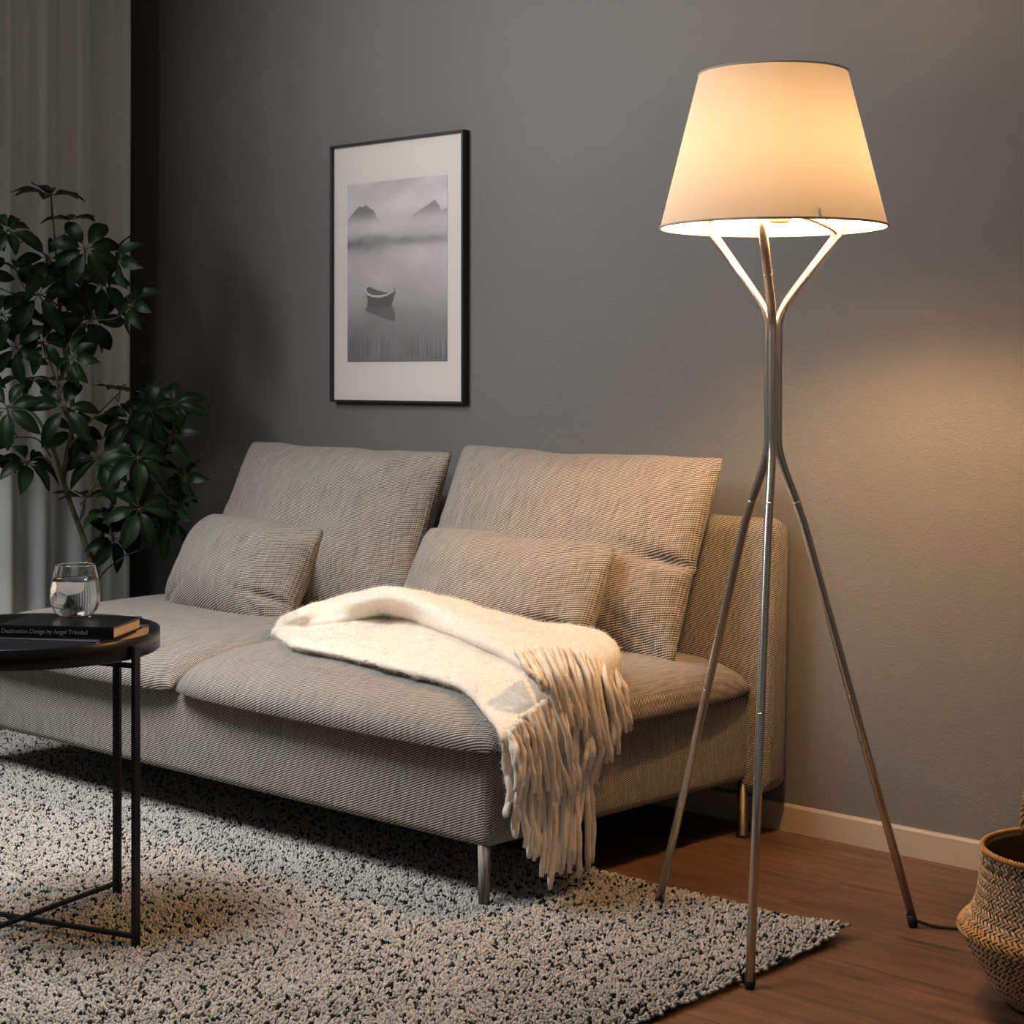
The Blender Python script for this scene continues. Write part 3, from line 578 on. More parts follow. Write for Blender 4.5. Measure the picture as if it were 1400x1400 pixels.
# ------------------------------------------------------------------ rug
def rug():
    x0, x1, y0, y1 = -2.08, .655, -2.1, -.575
    root = empty('rug', ((x0 + x1) / 2, (y0 + y1) / 2, 0), 'shaggy off-white rug flecked with black under the sofa and side table', 'rug')
    def lift(x, y):
        d = np.hypot(np.maximum(0, .16 - (x1 - x)), np.maximum(0, .12 - (y1 - y)))
        c = np.clip(1 - ((x1 - x) + (y1 - y)) / .16, 0, 1)
        return .018 * c ** 1.5
    gx, gy = np.meshgrid(np.linspace(x0, x1 - .012, 60), np.linspace(y0, y1 - .012, 40), indexing='ij')
    top = np.stack([gx, gy, .008 + lift(gx, gy)], -1).reshape(-1, 3); bot = top - np.array([0, 0, .007])
    n1, n2 = gx.shape; F = []
    for i in range(n1 - 1):
        for j in range(n2 - 1):
            a = i * n2 + j; F.append([a, a + n2, a + n2 + 1, a + 1])
    nb = len(top)
    F += [[i + nb for i in f[::-1]] for f in F]
    per = [i * n2 for i in range(n1)] + [(n1 - 1) * n2 + j for j in range(1, n2)] + [i * n2 + n2 - 1 for i in range(n1 - 2, -1, -1)] + [j for j in range(n2 - 2, 0, -1)]
    for a, b in zip(per, per[1:] + per[:1]): F.append([b, a, a + nb, b + nb])
    mk('backing', np.concatenate([top, bot]), F, M['backing'], root, smooth=False)
    # pile tufts
    def lattice(sp, sel):
        xs = np.arange(x0 + .008, x1 - .007, sp); ys = np.arange(y0 + .008, y1 - .007, sp)
        X, Y = np.meshgrid(xs, ys, indexing='ij'); X = X.ravel(); Y = Y.ravel()
        k = sel(X, Y); X = X[k]; Y = Y[k]; n = len(X)
        return X + rng.uniform(-.5, .5, n) * sp, Y + rng.uniform(-.5, .5, n) * sp
    # the far front-left stretch gets a coarser pile
    seen = lambda X, Y: (Y > -1.98) & (Y > -.62 - .615 * (X + 2.1) - .10)
    Xa, Ya = lattice(.0051, seen); Xb, Yb = lattice(.011, lambda X, Y: ~seen(X, Y))
    X = np.r_[Xa, Xb]; Y = np.r_[Ya, Yb]; n = len(X); big = np.r_[np.ones(len(Xa)), np.full(len(Xb), 1.9)]
    h = rng.uniform(.010, .017, n); r = rng.uniform(.0023, .0036, n) * big
    # swirls: lean direction varies slowly
    la = np.array([noise.noise(Vector((a * 6, b * 6, 1.0))) for a, b in zip(X, Y)]) * 5 + rng.normal(0, .9, n)
    lm = rng.uniform(.1, 1.0, n) * .0055
    ex = np.clip((X - (x1 - .03)) / .03, 0, 1) ** 2 * .020; ey = np.clip((Y - (y1 - .03)) / .03, 0, 1) ** 2 * .020
    h = h * (1 - .65 * np.clip(ex / .02 + ey / .02, 0, 1))
    dx = np.cos(la) * lm + ex; dy = np.sin(la) * lm + ey
    zb = .006 + lift(X, Y)
    ring = [(0.0, .75), (.45, 1.0), (.85, .85)]; K = 5
    ang = np.arange(K) * 2 * PI / K
    VV = np.zeros((n, len(ring) * K + 1, 3))
    rot = rng.uniform(0, 6, n)
    for q, (s, rr) in enumerate(ring):
        for k in range(K):
            a = ang[k] + rot
            VV[:, q * K + k, 0] = X + dx * s ** 1.5 + np.cos(a) * r * rr
            VV[:, q * K + k, 1] = Y + dy * s ** 1.5 + np.sin(a) * r * rr
            VV[:, q * K + k, 2] = zb + h * s + (np.cos(a) * -dx - np.sin(a) * dy) * .25 * s
    VV[:, -1, 0] = X + dx * 1.12; VV[:, -1, 1] = Y + dy * 1.12; VV[:, -1, 2] = zb + h * 1.02
    f = []
    for q in range(len(ring) - 1):
        for k in range(K):
            k2 = (k + 1) % K
            f.append([q * K + k, q * K + k2, (q + 1) * K + k2]); f.append([q * K + k, (q + 1) * K + k2, (q + 1) * K + k])
    t = len(ring) * K; b = (len(ring) - 1) * K
    for k in range(K): f.append([b + k, b + (k + 1) % K, t])
    f = np.array(f); FF = (f[None] + (np.arange(n) * (t + 1))[:, None, None]).reshape(-1, 3)
    nz = np.array([noise.noise(Vector((a * 78, b * 78, 4.0))) for a, b in zip(X, Y)])
    dark = nz + rng.normal(0, .12, n) > .29
    base = np.array([lin(186), lin(181), lin(175)])
    col = base[None] * rng.uniform(.78, 1.08, n)[:, None]
    col[dark] = np.array([lin(44), lin(42), lin(42)]) * rng.uniform(.6, 1.3, dark.sum())[:, None]
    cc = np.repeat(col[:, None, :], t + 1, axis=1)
    cc[:, :K] *= .15; cc[:, K:2 * K] *= .6  # shade between tufts painted into the colour: lower rings darkened
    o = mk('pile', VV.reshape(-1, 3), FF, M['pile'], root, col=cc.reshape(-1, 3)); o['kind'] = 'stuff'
rug()

# ------------------------------------------------------------------ floor lamp
def lamp():
    ax, ay = .559, -.675
    root = empty('floor_lamp', (ax, ay, 0), 'lit steel tripod floor lamp with white tapered fabric shade beside the sofa', 'lamp')
    feet = [(.300, -.680), (.677, -.916), (.708, -.438)]
    zt, zb = 1.564, 1.287
    feetlist = []
    for k, (fx, fy) in enumerate(feet):
        d = np.array([fx - ax, fy - ay]); Lh = np.linalg.norm(d); d /= Lh
        c = .0098
        pts = [(Lh, 0.012), (Lh - (Lh - .055) * .5, .38), (.060, .752), (.040, .805), (.022, .850), (c + .001, .89), (c, .93), (c, 1.01), (c, 1.08), (c + .001, 1.115), (.021, 1.142), (.037, 1.165), (.062, 1.196), (.100, 1.243), (.128, 1.278), (.150, 1.305)]
        # straight runs stay straight: dense linear ends, smooth bends
        P = np.array([(ax + d[0] * r, ay + d[1] * r, z) for r, z in pts])
        mid = catmull(P[2:13], 6)
        P = np.vstack([P[:1], P[1:2] * 0 + (P[0] + P[2]) / 2, mid, P[-1:]])
        V1, F1 = tube(P, .0079, 20)
        # thin joint collars
        V2s = []
        for zj in (.79, .435, 1.20):
            for i in range(len(P) - 1):
                if P[i][2] <= zj < P[i + 1][2]:
                    t = (zj - P[i][2]) / (P[i + 1][2] - P[i][2]); c0 = P[i] + (P[i + 1] - P[i]) * t
                    u = (P[i + 1] - P[i]) / np.linalg.norm(P[i + 1] - P[i])
                    V2s.append(tube([c0 - u * .0012, c0 + u * .0012], .0082, 20))
        V, F, _ = merge([(V1, F1)] + V2s)
        lg = mk('leg', V, F, M['steel'], root)
        ft = np.array([ax + d[0] * Lh, ay + d[1] * Lh, 0.0]); u = P[1] - P[0]; u /= np.linalg.norm(u)
        Vf, Ff = tube([ft + np.array([0, 0, .001]), ft + np.array([0, 0, .004]) + u * .004, ft + u * .020 + np.array([0, 0, .006])], [.0075, .0092, .0092], 16)
        f_ = mk('rubber_foot', Vf, Ff, M['black_rubber'], lg)
        feetlist.append((ft, d, P[-1]))
    # shade
    seg = 96; rb, rt = .2035, .1335
    V, F = lathe([(rb, zb), (rb - (rb - rt) * .25, zb + (zt - zb) * .25), (rb - (rb - rt) * .5, zb + (zt - zb) * .5), (rb - (rb - rt) * .75, zb + (zt - zb) * .75), (rt, zt)], (ax, ay, 0), seg)
    sh = mk('lamp_shade', V, F, M['shade'], root)
    for rr, zz in ((rb, zb), (rt, zt)):
        P = [(ax + rr * math.cos(a), ay + rr * math.sin(a), zz) for a in np.linspace(0, 2 * PI, seg + 1)]
        Vt, Ft = tube(P, .0022, 8, cap=False)
        mk('shade_rim', Vt, Ft, M['shade'], sh)
    # spider ring carried by the three arms, with wires to the shade
    parts = []
    for ft, d, e in feetlist:
        parts.append(tube([e + np.array([0, 0, -.003]), (ax + d[0] * .02, ay + d[1] * .02, 1.345)], .0022, 8))
        for s in (-1, 1):
            a = math.atan2(d[1], d[0]) + s * .55
            p0 = np.array([ax + math.cos(a) * (rb - .004), ay + math.sin(a) * (rb - .004), zb + .004]); p1 = np.array([ax + math.cos(a) * (rb - .045), ay + math.sin(a) * (rb - .045), zb + .030])
            if s == 1:
                Vw, Fw = tube([p0, p0 * .4 + p1 * .6 + np.array([0, 0, .006]), p1], .0017, 8); mk('shade_clip', Vw, Fw, M['steel'], sh)
    V, F, _ = merge(parts); mk('shade_carrier', V, F, M['steel'], root)
    V, F = lathe([(0, 1.296), (.018, 1.296), (.021, 1.300), (.021, 1.340), (.017, 1.346), (0, 1.346)], (ax + .006, ay + .012, 0), 28)
    mk('socket', V, F, M['socket'], root)
    V, F = lathe([(0, 1.348), (.013, 1.348), (.014, 1.356), (.022, 1.372), (.030, 1.388), (.032, 1.402), (.028, 1.418), (.016, 1.429), (0, 1.432)], (ax + .006, ay + .012, 0), 28)
    mk('bulb', V, F, M['bulb'], root)
    # short lead from the socket into the right arm
    e = feetlist[2]
    a = np.array([ax + .024, ay + .018, 1.310]); m = np.array([ax + e[1][0] * .105 + .012, ay + e[1][1] * .105, 1.284]); b = np.array([ax + e[1][0] * .126, ay + e[1][1] * .126, 1.272])
    V, F = tube(catmull([a, (a + m) / 2 + np.array([0, 0, .004]), m, b], 6), .0028, 8)
    mk('lead', V, F, M['cable'], root)
    # mains cord leaving the foot and running behind the basket
    f2 = feetlist[2][0]
    P = catmull([f2 + np.array([.006, .004, .012]), f2 + np.array([.03, .02, .0045]), f2 + np.array([.07, .042, .0035]), f2 + np.array([.13, .075, .0035]), f2 + np.array([.25, .15, .0035]), f2 + np.array([.45, .28, .0035])], 8)
    V, F = tube(P, .0032, 8); mk('power_cord', V, F, M['cable'], root)
lamp()

# ------------------------------------------------------------------ framed picture
def picture():
    x0, x1, z0, z1 = -1.3755, -.8550, .9450, 1.6618
    root = empty('framed_picture', ((x0 + x1) / 2, -.012, (z0 + z1) / 2), 'black framed print of a boat on a misty lake hanging on the wall', 'picture')
    w = .0065; yf, yb = -.024, -.001
    parts = [box(x0, x1, yf, yb, z1 - w, z1), box(x0, x1, yf, yb, z0, z0 + w), box(x0, x0 + w, yf, yb, z0 + w, z1 - w), box(x1 - w, x1, yf, yb, z0 + w, z1 - w), box(x0 + w, x1 - w, -.006, yb, z0 + w, z1 - w)]
    V, F, _ = merge(parts); fo = mk('frame', V, F, M['frame'], root, smooth=False)
    bv = fo.modifiers.new('bevel', 'BEVEL'); bv.width = .0012; bv.segments = 2
    V, F = box(x0 + w, x1 - w, -.012, -.0065, z0 + w, z1 - w); mk('mount', V, F, M['mat'], root, smooth=False)
    # print: painted in vertex colours
    px0, px1, pz0, pz1 = -1.3125, -.9220, 1.0565, 1.5500
    nx, nz = 260, 330
    S, Tt = np.meshgrid(np.linspace(0, 1, nx), np.linspace(0, 1, nz), indexing='ij')
    nz_ = np.zeros_like(S); n2 = np.zeros_like(S); n3 = np.zeros_like(S)
    for i in range(nx):
        for j in range(nz):
            s, t = S[i, j], Tt[i, j]
            nz_[i, j] = noise.fractal(Vector((s * 3, t * 6, 2.0)), 1.0, 2.0, 4)
            n2[i, j] = noise.noise(Vector((s * 95, t * 7, 7.0)))
            n3[i, j] = noise.noise(Vector((s * 2.2 + t * 1.2, t * 14 - s * 4, 3.0)))
    g = np.interp(Tt, [0, .10, .22, .34, .48, .60, .66, .74, .85, 1], [92, 96, 112, 132, 146, 150, 146, 156, 162, 150]).astype(float)
    g += np.clip(Tt - .8, 0, 1) * n3 * 60 + nz_ * 9
    sm = lambda e0, e1, x: np.clip((x - e0) / (e1 - e0), 0, 1) ** 2 * (3 - 2 * np.clip((x - e0) / (e1 - e0), 0, 1))
    # distant peaks
    def ridge(pts):
        xs, ts = zip(*pts); return np.interp(S, xs, ts)
    rl = ridge([(0, .80), (.04, .825), (.08, .85), (.115, .870), (.14, .872), (.16, .866), (.185, .876), (.215, .868), (.235, .855), (.27, .845), (.29, .82), (.32, .79), (.36, .75), (1, .5)])
    rr = ridge([(0, .5), (.50, .74), (.58, .775), (.66, .80), (.74, .825), (.82, .85), (.87, .868), (.885, .872), (.90, .856), (.92, .842), (.935, .818), (.955, .812), (1, .822)])
    for r, dk in ((rl, 98), (rr, 112)):
        mk_ = sm(-.003, .003, r - Tt); fog = sm(.76, .85, Tt)
        g = g * (1 - mk_ * fog * .9) + dk * mk_ * fog * .9
    # dark shore under the mist
    band = np.exp(-((Tt - (.665 + .02 * nz_)) / .032) ** 2) * (.55 + .5 * np.clip(nz_ * 1.6 + .35, 0, 1)) * np.interp(S, [0, .25, .45, .6, 1], [1.15, 1.0, .75, 1.0, .75])
    g -= band * 42
    g -= np.exp(-((S - .06) / .25) ** 2 - ((Tt - .64) / .06) ** 2) * 14
    # reeds
    g += n2 * 20 * sm(.24, .05, Tt)
    # boat: hull, gunwale, interior, reflection
    def poly(pts):
        m = np.ones_like(S, bool); inside = np.zeros_like(S, bool); n = len(pts)
        for i in range(n):
            (xa, ya), (xb, yb_) = pts[i], pts[(i + 1) % n]
            c = ((ya > Tt) != (yb_ > Tt)) & (S < (xb - xa) * (Tt - ya) / ((yb_ - ya) if abs(yb_ - ya) > 1e-9 else 1e-9) + xa)
            inside ^= c
        return inside
    refl = poly([(.205, .312), (.185, .287), (.26, .268), (.36, .245), (.44, .228), (.485, .218), (.492, .262), (.46, .312)])
    hull = poly([(.185, .392), (.212, .352), (.205, .305), (.33, .300), (.455, .308), (.465, .330), (.49, .375), (.492, .392), (.43, .378), (.33, .366), (.25, .372)])
    inner = poly([(.195, .420), (.225, .420), (.30, .400), (.38, .386), (.44, .380), (.40, .372), (.33, .367), (.25, .373), (.205, .390)])
    rim = poly([(.180, .405), (.190, .425), (.215, .427), (.215, .418), (.198, .414), (.196, .398), (.215, .385), (.26, .373), (.33, .368), (.40, .374), (.47, .390), (.49, .394), (.47, .384), (.40, .364), (.33, .356), (.26, .361), (.205, .374)])
    post = poly([(.484, .372), (.494, .372), (.494, .412), (.486, .412)])
    g[refl] = 86; g[hull] = 78; g[inner] = 84; g[rim] = 158; g[post] = 74
    gl = ((np.clip(g, 10, 240) / 255 + .055) / 1.055) ** 2.4 * 1.55
    col = np.stack([gl * 1.05, gl * .975, gl * .985], -1).reshape(-1, 3)
    V = np.stack([px0 + S * (px1 - px0), np.full_like(S, -.0127), pz0 + Tt * (pz1 - pz0)], -1).reshape(-1, 3)
    ii = np.arange(nx * nz).reshape(nx, nz)
    F = np.stack([ii[:-1, :-1], ii[1:, :-1], ii[1:, 1:], ii[:-1, 1:]], -1).reshape(-1, 4)
    mk('print', V, F, M['print'], root, col=col, smooth=False)
    V = np.array([(x0 + w, -.0185, z0 + w), (x1 - w, -.0185, z0 + w), (x1 - w, -.0185, z1 - w), (x0 + w, -.0185, z1 - w)])
    mk('glazing', V, [[0, 1, 2, 3]], M['pane'], root, smooth=False)
picture()

# ------------------------------------------------------------------ curtain
def curtain():
    ys = np.linspace(-.115, -1.50, 420); prof = []
    n = 2; zs = [0.02, .6, 1.3, 2.0, 2.6]
    V = []; F = []
    for z in zs:
        sp = 1 + .02 * (z - 1.3)
        for y in ys:
            s = -(y + .115)
            ph = s * 2 * PI / .125 + 1.2 * noise.noise(Vector((s * 5, 0, 1)))
            x = -2.215 + .019 * math.sin(ph + .25 * math.sin(z * 1.3)) + .006 * math.sin(ph * 2.1 + 1 + z * .2) + .010 * noise.noise(Vector((s * 9, z * .6, 2)))
            if s < .02: x += (.02 - s) * .8
            V.append((x, y * (1 + 0 * sp), z))
    m = len(ys)
    for i in range(len(zs) - 1):
        for k in range(m - 1): F.append([i * m + k, i * m + k + 1, (i + 1) * m + k + 1, (i + 1) * m + k])
    root = empty('curtain', (-2.2, -.8, 0), 'long grey pleated curtain hanging in the corner behind the plant', 'curtain')
    mk('curtain_panel', V, F, M['curtain'], root)
    Vr, Fr = tube([(-2.215, -.05, 2.61), (-2.215, -1.6, 2.61)], .012, 12); mk('rail', Vr, Fr, M['black_metal'], root)
    hk, Fh = tube([(-2.215, -.9, 2.61), (-2.215, -.9, 2.65)], .006, 8); mk('rail_bracket', hk, Fh, M['black_metal'], root)
curtain()

# ------------------------------------------------------------------ plant
def plant():
    bx, by = D['stems'][0][0][0][:2]
    bx = -1.99; by = -.40
    root = empty('potted_plant', (bx, by, 0), 'tall dark green umbrella plant standing between the curtain and the sofa', 'plant')
    V, F = lathe([(0, .0), (.10, 0), (.125, .02), (.14, .30), (.132, .30), (.125, .27), (0, .27)], (bx, by, 0), 40); pot = mk('pot', V, F, M['pot'], root)
    V, F = lathe([(0, .275), (.127, .272)], (bx, by, 0), 30); mk('soil', V, F, M['soil'], pot)
    parts = []
    for i, (pts, r) in enumerate(D['stems']):
        P = np.array(pts)
        if i == 0: P = np.vstack([[bx, by, .25], [bx + .01, by - .01, .42], P[1:]])
        P = catmull(P, 6)
        parts.append(tube(P, np.linspace(r, r * .6, len(P)), 8))
    cam = np.array(D['cam'])
    LV = []; LF = []; LC = []
    allst = np.vstack([catmull(np.array(p), 6) for p, r in D['stems']])
    up = np.array([0, 0, 1.])
    for ci, (x, y, z, r, kind) in enumerate(D['clusters']):
        c = np.array([x, y, z]); tc = cam - c; tc /= np.linalg.norm(tc)
        rgt = np.cross(tc, up); rgt /= np.linalg.norm(rgt)
        rd = rng.normal(0, .22, 3)
        if kind == 'u': nrm = up * 1.0 + tc * .12 + rd * .5
        elif kind == 'd': nrm = tc * .45 + rgt * .8 + up * .25 + rd * .6
        elif kind == 'b': nrm = tc * .4 + up * .5 + rd * 1.6
        else: nrm = tc * .85 + up * .38 + rd
        nrm /= np.linalg.norm(nrm)
        a1 = np.cross(nrm, rng.normal(size=3)); a1 /= np.linalg.norm(a1); a2 = np.cross(nrm, a1)
        hub = c
        # petiole to the nearest stem point, approaching from below
        dd = np.linalg.norm(allst - (hub - up * .05), axis=1); q = allst[np.argmin(dd)]
        if np.linalg.norm(q - hub) > .012:
            m = (q + hub) / 2 - up * .015 - nrm * .01
            parts.append(tube(catmull([q, m, hub], 5), .0018, 6))
        nl = int(rng.integers(6, 9)); ph0 = rng.uniform(0, 6)
        shade_ = rng.uniform(.75, 1.25)
        for k in range(nl):
            th = ph0 + 2 * PI * k / nl + rng.normal(0, .12)
            dr = a1 * math.cos(th) + a2 * math.sin(th)
            Ln = r * rng.uniform(.85, 1.15) * 1.08; wd = Ln * rng.uniform(.20, .25)
            side = np.cross(nrm, dr)
            stalk = Ln * .16; droop = rng.uniform(.18, .5) if kind != 'u' else rng.uniform(-.15, .12); base = len(LV)
            nseg = 9; tw = rng.normal(0, .15)
            for i in range(nseg + 1):
                t = i / nseg
                pr = math.sin(PI * min(1, t * .96 + .02)) ** .75 * (1 - .18 * (1 - t)) * (1.0 if t < .72 else 1 - .35 * ((t - .72) / .28) ** 2)
                if t == 1: pr = .03
                if t == 0: pr = .05
                ctr = hub + dr * (stalk + (Ln - stalk) * t) + nrm * (.10 * Ln * math.sin(t * 2.2) - droop * Ln * t * t) - up * (.12 * Ln * t * t)
                sd = side * math.cos(tw * t) + nrm * math.sin(tw * t)
                hw = wd * pr
                for w_ in (-1, -.5, 0, .5, 1):
                    rip = .02 * Ln * math.sin(t * 14 + k) * abs(w_)
                    LV.append(ctr + sd * hw * w_ + nrm * (hw * .32 * abs(w_) + rip * .5))
                    young = rng.uniform(.9, 1.1)
                    g0 = np.array([lin(16), lin(33), lin(15)]) * shade_ * young
                    if w_ == 0: g0 = g0 * 1.7 + np.array([.004, .007, .002])
                    LC.append(g0 if kind != 'b' else g0 * np.array([1.25, 1.25, .8]))
            for i in range(nseg):
                for w_ in range(4):
                    LF.append([base + i * 5 + w_, base + i * 5 + w_ + 1, base + (i + 1) * 5 + w_ + 1, base + (i + 1) * 5 + w_])
            parts.append(tube([hub, hub + dr * stalk * 1.15 + nrm * .01 * Ln], .0012, 5))
    mk('foliage', LV, LF, M['leaf'], root, col=LC)
    V, F, _ = merge(parts); mk('stem', V, F, M['stem'], root)
plant()

# ------------------------------------------------------------------ side table
def table():
    cx, cy = -.4432, -1.5802; R = .237
    root = empty('side_table', (cx, cy, 0), 'round black metal tray table on thin legs standing on the rug', 'table')
    V, F = lathe([(0, .521), (R - .004, .521), (R, .524), (R, .557), (R - .0015, .5585), (R - .003, .557), (R - .003, .527), (R - .006, .5245), (0, .5245)], (cx, cy, 0), 96)
    mk('tray', V, F, M['black_tray'], root)
    angs = [17.0, 104.0, 197.0, 284.0]
    for a in angs:
        a = math.radians(a); d = (math.cos(a), math.sin(a)); t = (-d[1], d[0])
        c = (cx + d[0] * (R + .006), cy + d[1] * (R + .006))
        V, F = obox(c, t, d, .0085, .004, .012, .546)
        lo = mk('leg', V, F, M['black_metal'], root, smooth=False)
        bv = lo.modifiers.new('b', 'BEVEL'); bv.width = .001; bv.segments = 2
    for i, a in enumerate(angs[:2]):
        a1 = math.radians(a); a2 = math.radians(angs[i + 2])
        p1 = np.array([cx + math.cos(a1) * R, cy + math.sin(a1) * R]); p2 = np.array([cx + math.cos(a2) * R, cy + math.sin(a2) * R])
        d = (p2 - p1); Ln = np.linalg.norm(d); d /= Ln; t = (-d[1], d[0]); c = (p1 + p2) / 2
        for z0, z1, nm in ((.032 + i * .0045, .0385 + i * .0045, 'lower_cross_bar'), (.506 + i * .0005, .514 + i * .0005, 'upper_cross_bar')):
            V, F = obox(c, d, t, Ln / 2 + .003, .005, z0, z1)
            mk(nm, V, F, M['black_metal'], root, smooth=False)
table()

def quad_prism(q, z0, z1):
    V = [(p[0], p[1], z0) for p in q] + [(p[0], p[1], z1) for p in q]
    return np.array(V), [[3, 2, 1, 0], [4, 5, 6, 7], [0, 1, 5, 4], [1, 2, 6, 5], [2, 3, 7, 6], [3, 0, 4, 7]]
def book(name_label, o, ux, uy, W, Dp, z0, z1, cover, hard=True):
    """o: right front (spine) corner, ux points left along the spine, uy away from the spine"""
    root = empty('book', (o[0], o[1], z0), name_label, 'book', 'books stacked on the tray table')
    o = np.array(o[:2]); ux = np.array(ux); uy = np.array(uy); th = .0028
    P = lambda a, b: o + ux * a + uy * b
    parts = [quad_prism([P(0, 0), P(0, Dp), P(W, Dp), P(W, 0)], z1 - th, z1), quad_prism([P(0, 0), P(0, Dp), P(W, Dp), P(W, 0)], z0, z0 + th), quad_prism([P(0, 0), P(0, th), P(W, th), P(W, 0)], z0 + th, z1 - th)]
    V, F, _ = merge(parts); cv = mk('cover', V, F, cover, root, smooth=False)
    bv = cv.modifiers.new('b', 'BEVEL'); bv.width = .0009; bv.segments = 2
    i = .004 if hard else .001
    V, F = quad_prism([P(i, th), P(i, Dp - i), P(W - i, Dp - i), P(W - i, th)], z0 + th, z1 - th); mk('page_block', V, F, M['pages'], root, smooth=False)
    return root, P
b1 = D['book1']; b2 = D['book2']
def unit(a, b):
    d = np.array(b[:2]) - np.array(a[:2]); L_ = np.linalg.norm(d); return d / L_, L_
v1, D1 = unit(b1[0], b1[1]); u1 = np.array([-v1[1], v1[0]])
Z1, Z2, Z3 = .5255, .5575, .5800
v2, D2 = unit(b2[0], b2[1]); u2 = np.array([-v2[1], v2[0]])
bb2, _ = book('grey softcover book lying in the tray beneath the black book', b2[0], u2, v2, .25, D2, Z1, Z2, M['book_grey'], False)
bb1, P1 = book('black hardcover book with small grey title under the water glass', b1[0], u1, v1, .215, D1, Z2 + .0003, Z3, M['book_black'])
def title():
    cu = bpy.data.curves.new('title', 'FONT'); cu.body = 'Destination Design by Angel Trinidad'; cu.size = .0108; cu.extrude = .0002; cu.align_x = 'RIGHT'; cu.space_character = .98; cu.offset = .00008
    t = bpy.data.objects.new('title_tmp', cu); C.objects.link(t)
    me = bpy.data.meshes.new_from_object(t.evaluated_get(bpy.context.evaluated_depsgraph_get()))
    bpy.data.objects.remove(t)
    # stand the text on the spine: text x runs to the right end of the spine
    xr = -u1; outn = -v1
    p0 = P1(.047, 0) + outn * .0003
    Mx = Matrix(((xr[0], 0, outn[0], p0[0]), (xr[1], 0, outn[1], p0[1]), (0, 1, 0, Z2 + .0085), (0, 0, 0, 1)))
    me.transform(Matrix.Translation(-Vector((bb1.location.x, bb1.location.y, bb1.location.z))) @ Mx)
    me.materials.clear(); me.materials.append(M['title'])
    o = bpy.data.objects.new('title', me); C.objects.link(o); o.parent = bb1; o['label'] = 'grey lettering on the spine'
title()

# ------------------------------------------------------------------ water glass
def glass():
    gx, gy = D['glass'][:2]; z = Z3 + .0004
    root = empty('drinking_glass', (gx, gy, z), 'clear stemless tumbler half full of water on the black book', 'glass')
    out = [(0, 0), (.022, .0), (.030, .0025), (.0385, .010), (.0435, .022), (.0452, .033), (.0446, .046), (.0420, .064), (.0385, .080), (.0356, .0925), (.0353, .0940)]
    inn = [(.0349, .0945), (.0345, .0945), (.0341, .0940), (.0343, .0925), (.0371, .080), (.0406, .064), (.0431, .046), (.0436, .033), (.0418, .0225), (.037, .0125), (.029, .0065), (.018, .0048), (0, .0045)]
    V, F = lathe(out + inn, (gx, gy, z), 64); mk('tumbler', V, F, M['glass'], root)
    lv = .068
    wi = [(0, .0044), (.018, .0046), (.0292, .0063), (.0373, .0123), (.0421, .0223), (.0439, .033), (.0434, .046), (.0409, .064), (.0402, lv), (.0395, lv - .0008), (0, lv - .0008)]
    V, F = lathe(wi, (gx, gy, z), 64); mk('water', V, F, M['water'], root)
glass()

